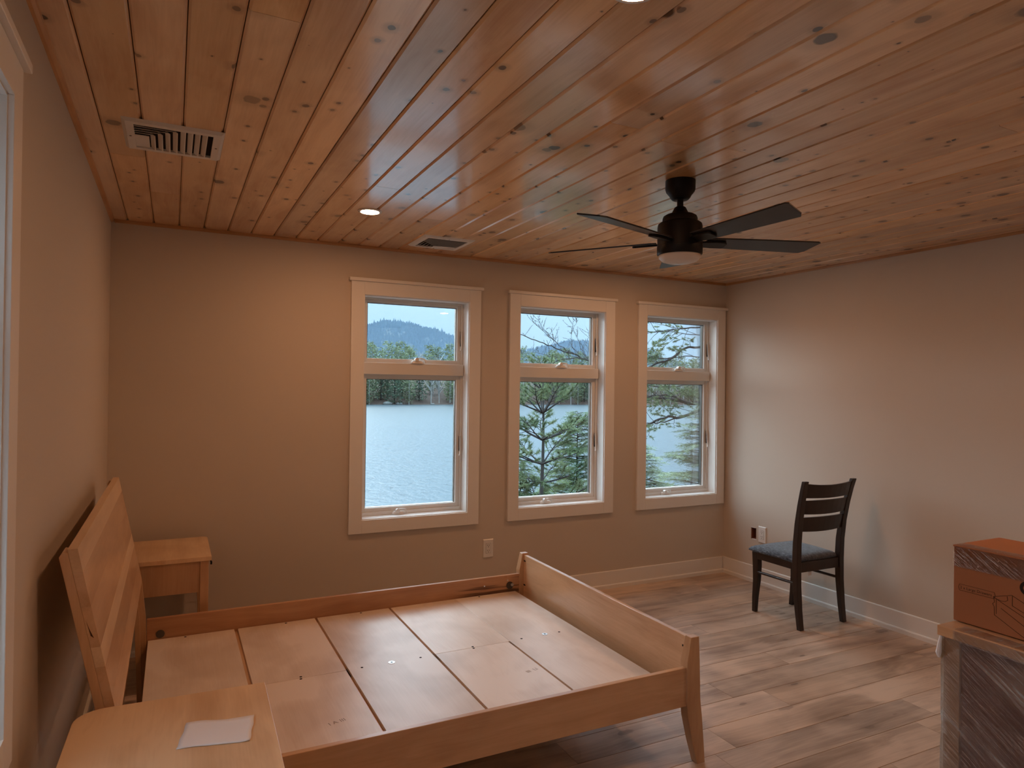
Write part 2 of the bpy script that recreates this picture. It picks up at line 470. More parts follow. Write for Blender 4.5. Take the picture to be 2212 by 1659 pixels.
# floor: backing slab and planks laid along x
fl = struct(MB().box(0, W, YN, 0, -0.12, -0.008).build('floor', 'floordark'), 'grey brown oak plank floor')
PWD = 0.182
nrow = int(-YN / PWD) + 1
plank_mesh = {}
for r in range(nrow):
    y1 = -r * PWD; y0 = max(YN, y1 - PWD)
    x = -random.uniform(0, 1.4)
    while x < W:
        L = random.choice((1.22, 1.52, 1.22, 1.83))
        a, c = max(0, x), min(W, x + L)
        if c - a > 0.02:
            d = 0.0006
            q = MB()
            e = 0.0013
            prof = [(y0 + d, -0.008), (y0 + d, -e), (y0 + d + e, 0), (y1 - d - e, 0), (y1 - d, -e), (y1 - d, -0.008)]
            q.prism(prof, a + d, c - d, 0)
            q.build('floor_plank', 'floor', fl, fixn=True)
        x += L

# ceiling: backing and v-groove boards laid along y
ce = struct(MB().box(-T, W + T, YN, 0.02, H + 0.016, H + 0.06).build('ceiling', 'ceildark'), 'varnished knotty pine board ceiling')
PB = 0.1298
k0 = -1
x = 0.08 - PB
while x < W:
    a, c = max(0.0, x), min(W, x + PB)
    if c - a > 0.01:
        cuts = [YN, random.uniform(-4.4, -0.7), 0.0]
        for j in range(2):
            ya, yb = cuts[j] + (0.0008 if j else 0), cuts[j + 1] - (0.0008 if j == 0 else 0)
            g, ch = 0.0012, 0.0065
            prof = [(a + g, H + 0.016), (a + g, H + ch), (a + g + ch, H), (c - g - ch, H), (c - g, H + ch), (c - g, H + 0.016)]
            MB().prism(prof, ya, yb, 1).build('ceiling_board', 'ceil', ce)
    x += PB

# cove strips and baseboards
def qround(s):
    return [(0, 0), (s, 0), (s * 0.92, -s * 0.45), (s * 0.5, -s * 0.9), (0, -s)]
q = [(a, H + z) for a, z in qround(0.017)]
struct(MB().prism(q, YN, 0, 1).build('trim_1', 'cove'), 'pine cove strip along the left wall')
struct(MB().prism([(W - a, z) for a, z in q], YN, 0, 1).build('trim_2', 'cove'), 'pine cove strip along the right wall')
struct(MB().prism([(-a, z) for a, z in q], 0.017, W - 0.017, 0).build('trim_3', 'covex'), 'pine cove strip along the window wall')
def bprof(s):
    return [(0, 0), (s * 0.023, 0), (s * 0.023, 0.024), (s * 0.019, 0.030), (s * 0.012, 0.031), (s * 0.012, 0.128), (s * 0.009, 0.132), (0, 0.132)]
struct(MB().prism([(a, z) for a, z in bprof(-1)], 0.023, W - 0.023, 0).build('baseboard_back', 'trim'), 'white baseboard under the windows')
struct(MB().prism([(W + a, z) for a, z in bprof(-1)], YN, 0, 1).build('baseboard_right', 'trim'), 'white baseboard behind the chair')
struct(MB().prism(bprof(1), YN, 0, 1).build('baseboard_left', 'trim'), 'white baseboard behind the bed')

# ------------------------------------------------------------------ windows (local x along the wall, y to the outside)
def window(name, loc, rz, z0, label):
    w = thing(name, label, 'window', loc, rz, kind='structure')
    z1 = CZ1; c = CW; X1 = CWD
    MB().box(0, c, -0.02, 0, z0, z1).build('side_casing', 'trim', w, bevel=0.0015)
    MB().box(X1 - c, X1, -0.02, 0, z0, z1).build('side_casing', 'trim', w, bevel=0.0015)
    MB().box(c, X1 - c, -0.02, 0, z1 - c, z1).build('head_casing', 'trim', w, bevel=0.0008)
    MB().box(c, X1 - c, -0.02, 0, z0, z0 + c).build('bottom_casing', 'trim', w, bevel=0.0008)
    MB().box(-0.015, X1 + 0.015, -0.034, 0, z1, z1 + 0.021).build('head_cap', 'trim', w, bevel=0.002)
    ix0, ix1, iz0, iz1 = c + 0.005, X1 - c - 0.005, z0 + c + 0.005, z1 - c - 0.005
    e = 0.016
    j = MB()
    j.box(ix0 - e, ix0, -0.008, T, iz0 - e, iz1 + e).box(ix1, ix1 + e, -0.008, T, iz0 - e, iz1 + e)
    j.box(ix0, ix1, -0.008, T, iz1, iz1 + e).box(ix0, ix1, -0.008, T, iz0 - e, iz0)
    j.build('jamb', 'trim', w)
    f = MB()
    fr = 0.015
    f.box(ix0, ix0 + fr, 0.082, 0.14, iz0, iz1).box(ix1 - fr, ix1, 0.082, 0.14, iz0, iz1)
    f.box(ix0 + fr, ix1 - fr, 0.082, 0.14, iz1 - 0.010, iz1).box(ix0 + fr, ix1 - fr, 0.082, 0.14, iz0, iz0 + 0.024)
    f.build('frame', 'sash', w, bevel=0.0015)
    mz0, mz1 = 1.612, 1.690
    MB().box(ix0 + 0.004, ix1 - 0.004, 0.062, 0.14, mz0, mz1).build('mullion', 'sash', w, bevel=0.003)
    sx0, sx1 = ix0 + fr, ix1 - fr
    for (nm, a, t, sb, stp) in (('upper_sash', mz1, iz1 - 0.010, 0.027, 0.016), ('lower_sash', iz0 + 0.024, mz0, 0.026, 0.028)):
        sd = 0.027
        s = MB()
        s.box(sx0, sx0 + sd, 0.094, 0.142, a, t).box(sx1 - sd, sx1, 0.094, 0.142, a, t)
        s.box(sx0 + sd, sx1 - sd, 0.094, 0.142, a, a + sb).box(sx0 + sd, sx1 - sd, 0.094, 0.142, t - stp, t)
        g = 0.003                      # stepped glazing bead
        s.box(sx0 + sd, sx0 + sd + g, 0.108, 0.136, a + sb, t - stp).box(sx1 - sd - g, sx1 - sd, 0.108, 0.136, a + sb, t - stp)
        s.box(sx0 + sd, sx1 - sd, 0.108, 0.136, a + sb, a + sb + g).box(sx0 + sd, sx1 - sd, 0.108, 0.136, t - stp - g, t - stp)
        so = s.build(nm, 'sash', w, bevel=0.0012)
        pn = MB().box(sx0 + sd - 0.004, sx1 - sd + 0.004, 0.123, 0.127, a + sb - 0.004, t - stp + 0.004)
        pn.build('pane', 'glass', so)
        ch = MB()                       # dark rubber gasket line
        gx0, gx1, gz0, gz1 = sx0 + sd + g, sx1 - sd - g, a + sb + g, t - stp - g
        ch.box(gx1 - 0.0035, gx1, 0.110, 0.134, gz0, gz1).box(gx0, gx0 + 0.0035, 0.110, 0.134, gz0, gz1).box(gx0, gx1, 0.110, 0.134, gz1 - 0.003, gz1)
        ch.build('gasket', 'bronze', so)
    # cranks
    for cx, cz, yb in ((0.475, mz1, 0.062), (0.36, iz0 + 0.002, 0.074)):
        k = MB()
        prof = [(0.048, 0), (0.045, 0.012), (0.034, 0.02)]
        secs = []
        for r, dz in prof:
            secs.append([(cx + r * math.cos(t), yb + 0.004 + 0.42 * r * math.sin(t), cz + dz) for t in [2 * PI * i / 20 for i in range(20)]])
        k.sweep(secs)
        co = k.build('crank_base', 'plastic', w, smooth=True)
        kn = MB().tube([(cx - 0.012, yb - 0.022, cz + 0.026), (cx - 0.012, yb + 0.006, cz + 0.026)], [0.0135, 0.0115], 14)
        kn.build('crank_knob', 'plastic', co, smooth=True)
        hd = MB().tube([(cx - 0.008, yb - 0.010, cz + 0.033), (cx + 0.018, yb - 0.010, cz + 0.035), (cx + 0.040, yb - 0.012, cz + 0.032), (cx + 0.050, yb - 0.014, cz + 0.020), (cx + 0.054, yb - 0.016, cz + 0.004)], 0.0042, 8)
        hd.build('crank_handle', 'plastic', co, smooth=True)
    # side latches on the far stile
    for lz in (1.855, 1.12):
        l = MB().tube([(ix1 - 0.018, 0.080, lz + 0.07), (ix1 - 0.018, 0.076, lz + 0.04), (ix1 - 0.018, 0.072, lz - 0.02), (ix1 - 0.022, 0.062, lz - 0.05), (ix1 - 0.034, 0.050, lz - 0.066)], 0.004, 6)
        lo = l.build('latch', 'plastic', w, smooth=True)
        MB().box(ix1 - 0.024, ix1 - 0.012, 0.0805, 0.083, lz - 0.035, lz + 0.07).build('latch_slot', 'dark', lo)
    return w
w1 = window('window_1', (WX[0], 0, 0), 0, CZ0, 'white framed two-sash window nearest the bed, looking onto open lake')
w2 = dup(w1, (WX[1], 0, 0), 0, 'white framed middle window of the three, with a young pine outside'); w2.name = 'window_2'
w3 = dup(w1, (WX[2], 0, 0), 0, 'white framed window tight in the right corner, pine limbs outside'); w3.name = 'window_3'
w4 = window('window_4', (0, LWY, 0), PI / 2, LZ0, 'white framed window on the left wall, cut by the photo edge')
w5 = dup(w4, (0, LWY2, 0), PI / 2, 'unseen white framed window added on the left wall beside the camera'); w5.name = 'added_window_5'  # invented second left window, lets more daylight onto the near nightstand

# ------------------------------------------------------------------ ceiling fixtures
def downlight(loc, label):
    t = thing('recessed_light', label, 'ceiling light', loc, group='recessed ceiling lights')
    MB().lathe([(0.047, -0.002), (0.047, -0.006), (0.056, -0.0065), (0.061, -0.004), (0.062, 0.0)], 40).build('trim_ring', 'plastic', t, smooth=True)
    MB().lathe([(0.0, -0.0068), (0.0465, -0.0064), (0.0465, -0.0025), (0.0, -0.0025)], 40).build('lamp_lens', 'lamp', t)
    return t
l1 = downlight((1.221, -0.883, H), 'glowing round ceiling light between the two white vents')
dup(l1, (1.240, -3.122, H), 0, 'glowing round ceiling light at the top edge of the photo')
dup(l1, (3.280, -0.883, H), 0, 'glowing round ceiling light hidden behind the ceiling fan motor')
dup(l1, (3.280, -3.203, H), 0, 'glowing round ceiling light mirrored in the upper pane of the left window')

def vent(loc, rz, label):
    t = thing('ceiling_vent', label, 'vent', loc, rz, 'white ceiling vents')
    s, o = 0.165, 0.128
    f = MB()
    def frame_prof(a):
        pass
    zt, zb = 0.0, -0.010
    # bevelled flange
    P0 = [(-s, -s), (s, -s), (s, s), (-s, s)]; P1 = [(-s + .012, -s + .012), (s - .012, -s + .012), (s - .012, s - .012), (-s + .012, s - .012)]
    P2 = [(-o, -o), (o, -o), (o, o), (-o, o)]
    vs_ = [(x_, y_, zt) for x_, y_ in P0] + [(x_, y_, zb) for x_, y_ in P1] + [(x_, y_, zb) for x_, y_ in P2] + [(x_, y_, zt) for x_, y_ in P2]
    fs = []
    for a_ in range(3):
        for i in range(4):
            fs.append((a_ * 4 + i, a_ * 4 + (i + 1) % 4, (a_ + 1) * 4 + (i + 1) % 4, (a_ + 1) * 4 + i))
    for i in range(4): fs.append((12 + i, 12 + (i + 1) % 4, (i + 1) % 4, i))
    f.add(vs_, fs).build('flange', 'vent', t)
    MB().box(-o, o, -o, o, -0.0012, -0.0004).build('duct_opening', 'dark', t)
    th = 0.0036
    def slat_y(x_, y0, y1):       # louvre running along y, leaning towards +x
        return [(x_, y0), (x_, y1)]
    full = [0.030, 0.054, 0.078, 0.102]
    for x_ in full:
        q = MB()
        q.prism([(x_ + 0.004, -0.010), (x_ + 0.004 + th, -0.010), (x_ - 0.010 + th, -0.0014), (x_ - 0.010, -0.0014)], -o, o, 1)
        q.build('slat', 'vent', t)
    # nested L louvres: along x on the near side, then along y to the far side
    for k in range(4):
        yk = -0.108 + 0.0235 * k; xk = 0.004 - 0.0245 * k
        q = MB()
        q.prism([(yk - 0.004, -0.010), (yk - 0.004 - th, -0.010), (yk + 0.009 - th, -0.0014), (yk + 0.009, -0.0014)], -o, xk, 0)
        q.prism([(xk + 0.004, -0.010), (xk + 0.004 + th, -0.010), (xk - 0.009 + th, -0.0014), (xk - 0.009, -0.0014)], yk, o, 1)
        q.build('slat', 'vent', t)
    MB().prism([(-0.022, -0.0105), (-0.022, -0.0085), (o, -0.003), (o, -0.005)], -o, -0.082, 0).build('deflector', 'vent', t)
    for sx in (-1, 1):
        MB().lathe([(0.0, -0.0112), (0.004, -0.0108), (0.004, -0.0095)], 10, (sx * 0.142, 0.0)).build('screw', 'bronze', t)
    return t
v1 = vent((0.3115, -1.545, H), 0, 'white square ceiling vent nearer the camera by the left wall')
dup(v1, (1.815, -0.345, H), -PI / 2, 'white square ceiling vent close to the window wall')

# ceiling fan
FC = (2.278, -2.052)
fan = thing('ceiling_fan', 'matte black five-blade ceiling fan with unlit frosted light', 'ceiling fan', (FC[0], FC[1], H))
MB().lathe([(0.0, 0.0), (0.064, 0.0), (0.064, -0.036), (0.060, -0.048), (0.047, -0.064), (0.043, -0.073), (0.036, -0.081), (0.030, -0.084), (0.0, -0.084)], 48).build('canopy', 'black', fan, smooth=True)
MB().lathe([(0.0, -0.083), (0.0135, -0.083), (0.0135, -0.118), (0.0, -0.118)], 24).build('downrod', 'black', fan, smooth=True)
MB().lathe([(0.0, -0.110), (0.018, -0.112), (0.024, -0.116), (0.037, -0.142), (0.040, -0.145), (0.060, -0.148), (0.071, -0.155), (0.0745, -0.165), (0.0745, -0.179), (0.084, -0.182), (0.093, -0.189), (0.0955, -0.200), (0.0955, -0.285), (0.0, -0.285)], 56).build('motor_housing', 'black', fan, smooth=True)
MB().lathe([(0.0, -0.285), (0.0965, -0.286), (0.0965, -0.318), (0.092, -0.324), (0.0, -0.324)], 56).build('light_ring', 'black', fan, smooth=True)
MB().lathe([(0.0, -0.322), (0.091, -0.323), (0.088, -0.335), (0.075, -0.348), (0.050, -0.356), (0.0, -0.360)], 56).build('light_lens', 'opal', fan, smooth='all')
for i in range(5):
    th = math.radians(-18 + 72 * i)
    rd = Vector((math.cos(th), math.sin(th), 0)); tg = Vector((math.sin(th), -math.cos(th), 0))   # tg: leading side, tilted up
    ph = math.radians(12)
    T_ = tg * math.cos(ph) + Vector((0, 0, math.sin(ph))); N_ = -tg * math.sin(ph) + Vector((0, 0, math.cos(ph)))
    base = Vector((0, 0, -0.262))
    def pt(r, t, n): return base + rd * r + T_ * t + N_ * n
    out = [(0.120, -0.048), (0.585, -0.060), (0.628, 0.030), (0.622, 0.062), (0.120, 0.048)]
    out = [(0.115, -0.046), (0.30, -0.053), (0.588, -0.060), (0.606, -0.040), (0.630, 0.052), (0.618, 0.060), (0.30, 0.053), (0.115, 0.046)]
    bl = MB().sweep([[pt(r, t, -0.003) for r, t in out], [pt(r, t, 0.003) for r, t in out]])
    bo = bl.build('blade', 'blade', fan, bevel=0.0012)
    out2 = [(0.075, -0.020), (0.150, -0.030), (0.196, -0.028), (0.208, -0.016), (0.208, 0.016), (0.196, 0.028), (0.150, 0.030), (0.075, 0.020)]
    MB().sweep([[pt(r, t, -0.013) for r, t in out2], [pt(r, t, -0.0035) for r, t in out2]]).build('blade_bracket', 'black', bo, bevel=0.002)

# ------------------------------------------------------------------ bed
bed = thing('bed_frame', 'maple platform bed frame without a mattress', 'bed', (0, 0, 0))
YA, YB = -2.216, -0.634
def xf(z):
    pts = [(0.0, 0.236), (0.411, 0.219), (0.592, 0.199), (0.779, 0.160), (1.012, 0.111), (1.10, 0.093)]
    for (za, xa), (zb, xb) in zip(pts, pts[1:]):
        if z <= zb: return xa + (xb - xa) * (z - za) / (zb - za)
    return pts[-1][1]
zs = [0.0, 0.2, 0.411, 0.592, 0.779, 0.93, 1.012, 1.076]
prof = [(xf(z) - 0.0238, z) for z in zs] + [(xf(1.076) - 0.036, 1.079), (xf(1.066) - 0.047, 1.064)] + [(xf(z) - 0.047, z) for z in zs[::-1][1:]]
for y0, y1 in ((YA + 0.010, YA + 0.072), (YB - 0.072, YB - 0.010)):
    MB().prism(prof, y0, y1, 1).build('headboard_post', 'maple_z', bed, bevel=0.002)
for (za, zb, mt) in ((0.585, 0.668, 'maple_y'), (0.668, 0.756, 'maple_y'), (0.756, 0.812, 'maple_pale'), (0.812, 0.925, 'maple_y'), (0.925, 1.020, 'maple_y'), (1.020, 1.085, 'maple_pale')):
    zz = [za, (za + zb) / 2, zb]
    pr = [(xf(z), z) for z in zz] + [(xf(z) - 0.0238, z) for z in zz[::-1]]
    MB().prism(pr, YA + 0.010, YB - 0.008, 1).build('headboard_plank', mt, bed, bevel=0.0006)
MB().prism([(xf(0.90) - 0.016, 0.885), (xf(0.90) - 0.008, 0.862), (xf(0.84) - 0.010, 0.838), (xf(0.84) - 0.018, 0.845)], YA + 0.0096, YA + 0.0105, 1).build('slot_shade_patch', 'slot_shade', bed)  # slot in the end face, its shadow painted as a dark patch
# lower front of the headboard legs
for y0, y1 in ((YA + 0.012, YA + 0.060), (YB - 0.060, YB - 0.012)):
    z2 = [0.0, 0.2, 0.411, 0.583]
    MB().prism([(xf(z), z) for z in z2] + [(xf(z) - 0.0238, z) for z in z2[::-1]], y0, y1, 1).build('headboard_leg', 'maple_z', bed, bevel=0.001)
MB().box(0.130, 0.155, YA + 0.072, YB - 0.072, 0.20, 0.33).build('headboard_rail', 'maple_y', bed)
# side rails
MB().box(0.224, 2.2135, YA + 0.010, YA + 0.032, 0.245, 0.402).build('side_rail', 'maple_x', bed, bevel=0.002)
far = MB().box(0.224, 2.2235, YB - 0.044, YB - 0.022, 0.245, 0.402).build('side_rail', 'maple_streak', bed, bevel=0.002)
YI0, YI1 = YA + 0.033, YB - 0.045
def disc_y(x, y, z, r, n=18, t=0.004):
    return MB().tube([(x, y, z), (x, y - t, z)], r, n)
disc_y(0.282, YI1 + 0.001, 0.326, 0.019).build('bolt_washer', 'bronze', far)
disc_y(2.160, YI1 + 0.001, 0.340, 0.022, t=0.006).build('bolt_washer', 'bronze', far)
disc_y(2.172, YI1 - 0.004, 0.344, 0.009, t=0.008).build('bolt_nut', 'steel', far)
for xx, zz in ((1.992, 0.354), (2.146, 0.372)):
    disc_y(xx, YI1 + 0.001, zz, 0.004, 10).build('screw', 'steel', far)
# footboard posts: tapered above the rail, kicked out at the foot
def post(y0, y1, dx):
    secs = []
    for z, xa, xb, ins in ((0.0, 2.266, 2.306, 0.004), (0.10, 2.236, 2.296, 0.002), (0.20, 2.212, 2.284, 0.0), (0.27, 2.206, 2.275, 0.0), (0.425, 2.206, 2.270, 0.0), (0.523, 2.227, 2.268, 0.004)):
        secs.append([(xa + dx, y0 + (ins if y0 < -1.5 else ins), z), (xb + dx, y0 + ins, z), (xb + dx, y1 - ins, z), (xa + dx, y1 - ins, z)])
    return MB().sweep(secs).build('footboard_post', 'maple_z', bed, bevel=0.002)
post(YA, YA + 0.045, 0.0)
post(YB - 0.048, YB - 0.003, 0.018)
fb = MB()
pa, pb = YA + 0.040, YB - 0.044
fb.add([(2.236, pa, 0.25), (2.258, pa, 0.25), (2.2755, pb, 0.25), (2.2535, pb, 0.25), (2.236, pa, 0.514), (2.258, pa, 0.514), (2.2755, pb, 0.514), (2.2535, pb, 0.514)],
       [(0, 3, 2, 1), (4, 5, 6, 7), (0, 1, 5, 4), (1, 2, 6, 5), (2, 3, 7, 6), (3, 0, 4, 7)])
fbo = fb.build('footboard_panel', 'maple_y', bed, bevel=0.002)
for yy, zz in ((pb - 0.016, 0.480), (pb - 0.016, 0.335), (pa + 0.018, 0.470)):
    xx = 2.236 + 0.0175 * (yy - pa) / (pb - pa)
    MB().box(xx - 0.0006, xx + 0.003, yy - 0.012, yy + 0.012, zz - 0.004, zz + 0.004).build('slot', 'dark', fbo)
# cleats and plywood slat panels
for y0, y1 in ((YI0 + 0.0005, YI0 + 0.03), (YI1 - 0.03, YI1 - 0.0005)):
    MB().box(0.25, 2.19, y0, y1, 0.255, 0.2885).build('cleat', 'maple_x', bed)
MB().box(0.25, 2.19, -1.46, -1.37, 0.255, 0.2885).build('centre_beam', 'maple_x', bed)
ZP = 0.302
for xm in (0.6215, 1.014, 1.414, 1.800):  # unseen strips added under the seams, stop light leaking to the floor
    MB().box(xm - 0.035, xm + 0.035, YI0 + 0.031, YI1 - 0.031, 0.276, 0.2885).build('added_light_stop', 'maple_y', bed)
panels = [(0.230, 0.613, None), (0.630, 1.008, -1.415), (1.020, 1.408, None), (1.420, 1.794, -1.405), (1.805, 2.196, None)]
for i, (xa, xb, sp) in enumerate(panels):
    segs = [(YI0 + 0.002, YI1 - 0.003)] if sp is None else [(YI0 + 0.002, sp - 0.0009), (sp + 0.0009, YI1 - 0.003)]
    for (ya, yb) in segs:
        xb2 = 1.8035 if (i == 3 and yb > -1) else xb
        MB().box(xa, xb2, ya, yb, 0.289, ZP).build('slat_panel', 'ply', bed, bevel=0.0008)
def dot(x, y, r, mt, nm):
    MB().tube([(x, y, ZP - 0.002), (x, y, ZP + 0.0006)], r, 14).build(nm, mt, bed)
for x_, y_ in ((0.817, -1.423), (0.820, -1.402), (1.077, -1.414), (1.345, -1.415), (1.608, -1.414), (1.611, -1.395), (1.870, -1.398), (2.086, -1.395), (0.391, -0.70), (0.86, -0.70), (1.25, -0.70), (1.95, -0.70)):
    dot(x_, y_, 0.0058, 'dark', 'screw_hole')
for x_, y_ in ((1.210, -1.415), (2.004, -1.393)):
    MB().lathe([(0.006, ZP - 0.001), (0.006, ZP + 0.0015), (0.0145, ZP + 0.0015), (0.0145, ZP - 0.001)], 22, (x_, y_)).build('washer', 'steel', bed)
    dot(x_, y_, 0.006, 'dark', 'washer_hole')

# ------------------------------------------------------------------ text helper (flat printed lettering)
def text_mesh(name, body, size, mat, parent, mw, extrude=0.0):
    cu = bpy.data.curves.new(name, 'FONT')
    cu.body = body; cu.size = size; cu.extrude = extrude; cu.align_x = 'LEFT'; cu.resolution_u = 3
    to = bpy.data.objects.new(name + '_curve', cu)
    COL.objects.link(to)
    bpy.context.view_layer.update()
    me = bpy.data.meshes.new_from_object(to.evaluated_get(bpy.context.evaluated_depsgraph_get()))
    COL.objects.unlink(to); bpy.data.objects.remove(to); bpy.data.curves.remove(cu)
    me.name = name
    me.materials.clear(); me.materials.append(MT[mat])
    o = bpy.data.objects.new(name, me)
    COL.objects.link(o); o.parent = parent; o.matrix_local = mw
    return o
for (x_, y_, s_) in ((0.845, -1.872, 'I A III'), (1.712, -1.768, 'III  LI')):
    text_mesh('stamp_mark', s_, 0.030, 'stamp', bed, Matrix.Translation((x_, y_, ZP + 0.0004)) @ Matrix.Rotation(0.25, 4, 'Z'))

# ------------------------------------------------------------------ nightstands (front faces +x)
def rrect(x0, x1, y0, y1, rs, n=7):
    """rounded rectangle, radii for corners (x0y0, x1y0, x1y1, x0y1)"""
    out = []
    for (cx, cy, sx, sy, r, a0) in ((x0, y0, 1, 1, rs[0], PI), (x1, y0, -1, 1, rs[1], 1.5 * PI), (x1, y1, -1, -1, rs[2], 0), (x0, y1, 1, -1, rs[3], 0.5 * PI)):
        if r < 1e-4: out.append((cx, cy)); continue
        for i in range(n + 1):
            a = a0 + 0.5 * PI * i / n
            out.append((cx + sx * r + r * math.cos(a), cy + sy * r + r * math.sin(a)))
    return out
def nightstand(loc, rz, label, radii):
    t = thing('nightstand', label, 'nightstand', loc, rz, 'maple nightstands')
    hx, hy, zt = 0.236, 0.252, 0.660
    MB().prism(rrect(-hx, hx, -hy, hy, radii), zt - 0.022, zt, 2).build('top', 'maple_top', t, bevel=0.0015)
    lx, ly = hx - 0.012, hy - 0.014
    for sx in (-1, 1):
        for sy in (-1, 1):
            xa, ya = sx * lx, sy * ly
            secs = []
            for z, w_ in ((0.0, 0.028), (0.30, 0.036), (0.4, 0.040), (zt - 0.022, 0.040)):
                secs.append([(xa, ya, z), (xa - sx * w_, ya, z), (xa - sx * w_, ya - sy * w_, z), (xa, ya - sy * w_, z)])
            MB().sweep(secs).build('leg', 'maple_z', t, bevel=0.0015)
    for sy in (-1, 1):
        ya = sy * (ly - 0.012)
        MB().box(-lx + 0.0405, lx - 0.0405, min(ya, ya - sy * 0.018), max(ya, ya - sy * 0.018), 0.478, zt - 0.0225).build('side_panel', 'maple_z', t)
    MB().box(-lx + 0.008, -lx + 0.024, -ly + 0.041, ly - 0.041, 0.478, zt - 0.0225).build('back_panel', 'maple_y', t)
    MB().box(-lx + 0.04, lx - 0.04, -ly + 0.031, ly - 0.031, 0.480, 0.492).build('drawer_bottom', 'ply', t)
    dr = MB().box(lx - 0.024, lx - 0.003, -ly + 0.0425, ly - 0.0425, 0.486, zt - 0.026).build('drawer', 'maple_y', t, bevel=0.001)
    MB().tube([(lx - 0.004, -0.215, 0.637), (lx + 0.008, -0.215, 0.634), (lx + 0.013, -0.215, 0.622), (lx + 0.012, -0.215, 0.610)], 0.0045, 10).build('pull', 'black', dr, smooth=True)
    return t
nightstand((0.272, -0.347, 0), 0.0, 'maple nightstand in the far corner beyond the headboard', (0.02, 0.0, 0.03, 0.02))
nightstand((0.331, -2.502, 0), math.radians(-1.5), 'maple nightstand nearest the camera with a sheet of paper on it', (0.05, 0.002, 0.002, 0.07))

# paper on the near nightstand
pc = [Vector((0.338, -2.561, 0)), Vector((0.501, -2.593, 0)), Vector((0.524, -2.467, 0)), Vector((0.363, -2.435, 0))]
pm = MB(); NU, NV = 14, 10
def pz(u, v): return 0.6606 + 0.0035 * (max(0, v - 0.75) / 0.25) ** 2 * (0.6 + 0.4 * math.sin(9 * u)) + 0.0022 * (max(0, u - 0.8) / 0.2) ** 2 + 0.0012 * abs(math.sin(7 * u)) * (v < 0.05)
for top in (0, 1):
    for j in range(NV + 1):
        for i in range(NU + 1):
            u, v = i / NU, j / NV
            p = pc[0].lerp(pc[1], u).lerp(pc[3].lerp(pc[2], u), v)
            pm.v.append((p.x + 0.0012 * math.sin(12 * v), p.y + 0.002 * math.sin(6 * u), pz(u, v) + top * 0.0006))
n1 = (NU + 1) * (NV + 1)
for j in range(NV):
    for i in range(NU):
        a = j * (NU + 1) + i
        pm.f.append((a + n1, a + 1 + n1, a + NU + 2 + n1, a + NU + 1 + n1)); pm.f.append((a, a + NU + 1, a + NU + 2, a + 1))
edge = [i for i in range(NU + 1)] + [NU + (NU + 1) * j for j in range(1, NV + 1)] + [(NU + 1) * NV + i for i in range(NU - 1, -1, -1)] + [(NU + 1) * j for j in range(NV - 1, 0, -1)]
for a, c in zip(edge, edge[1:] + edge[:1]): pm.f.append((a, c, c + n1, a + n1))
tag(pm.build('paper_sheet', 'paper', smooth='all'), 'blank white folded sheet of paper lying on the near nightstand', 'paper')

# ------------------------------------------------------------------ chair (faces the window wall)
CH = Vector((4.150, -1.075, 0))
chair = thing('dining_chair', 'dark brown ladder-back dining chair with blue grey padded seat', 'chair', CH)
def lx(x_): return x_ - CH.x
def ly(y_): return y_ - CH.y
def leg(path, name):
    """path: (z, xc, yc, wx, wy)"""
    secs = [[(lx(x_) - w_ / 2, ly(y_) - d_ / 2, z), (lx(x_) + w_ / 2, ly(y_) - d_ / 2, z), (lx(x_) + w_ / 2, ly(y_) + d_ / 2, z), (lx(x_) - w_ / 2, ly(y_) + d_ / 2, z)] for z, x_, y_, w_, d_ in path]
    return MB().sweep(secs).build(name, 'espresso', chair, bevel=0.003)
for sx, xb in ((-1, 3.948), (1, 4.352)):
    leg([(0.0, xb - 0 * sx, -1.284, 0.036, 0.028), (0.12, xb, -1.268, 0.038, 0.032), (0.28, xb, -1.254, 0.040, 0.038), (0.42, xb, -1.250, 0.041, 0.042), (0.55, xb + 0.002 * sx, -1.254, 0.040, 0.040),
         (0.68, xb + 0.006 * sx, -1.268, 0.040, 0.036), (0.80, xb + 0.012 * sx, -1.290, 0.039, 0.032), (0.90, xb + 0.019 * sx, -1.314, 0.038, 0.028), (0.962, xb + 0.024 * sx, -1.332, 0.037, 0.026)], 'back_leg')
    xq = 3.966 if sx < 0 else 4.334
    leg([(0.0, xq - 0.004 * sx, -0.880, 0.026, 0.030), (0.10, xq, -0.888, 0.030, 0.034), (0.22, xq, -0.900, 0.035, 0.042), (0.32, xq, -0.902, 0.038, 0.050), (0.418, xq, -0.898, 0.040, 0.052)], 'front_leg')
def slat(z0, z1, dip):
    n = 9; secs = []
    yb = lambda z: -1.250 - max(0, z - 0.5) ** 1.5 * 0.265
    for i in range(n):
        u = -1 + 2 * i / (n - 1)
        zm = (z0 + z1) / 2
        hw = 0.196 + 0.02 * (zm - 0.6)
        x_ = 4.150 + hw * u; off = -0.020 * (1 - u * u)
        zt = z1 - dip * (1 - u * u); zb = z0 - 0.006 * (1 - u * u)
        secs.append([(lx(x_), ly(yb(zb) + off - 0.008), zb), (lx(x_), ly(yb(zb) + off + 0.008), zb), (lx(x_), ly(yb(zt) + off + 0.008), zt), (lx(x_), ly(yb(zt) + off - 0.008), zt)])
    MB().sweep(secs).build('back_slat', 'espresso', chair, bevel=0.002)
slat(0.629, 0.722, 0.0); slat(0.744, 0.834, 0.0); slat(0.852, 0.945, 0.012)
ap = MB()
ap.box(lx(3.990), lx(4.310), ly(-0.890), ly(-0.868), 0.372, 0.425)
ap.build('front_apron', 'espresso', chair, bevel=0.002)
MB().box(lx(3.970), lx(4.330), ly(-1.262), ly(-1.240), 0.360, 0.425).build('rear_apron', 'espresso', chair, bevel=0.002)
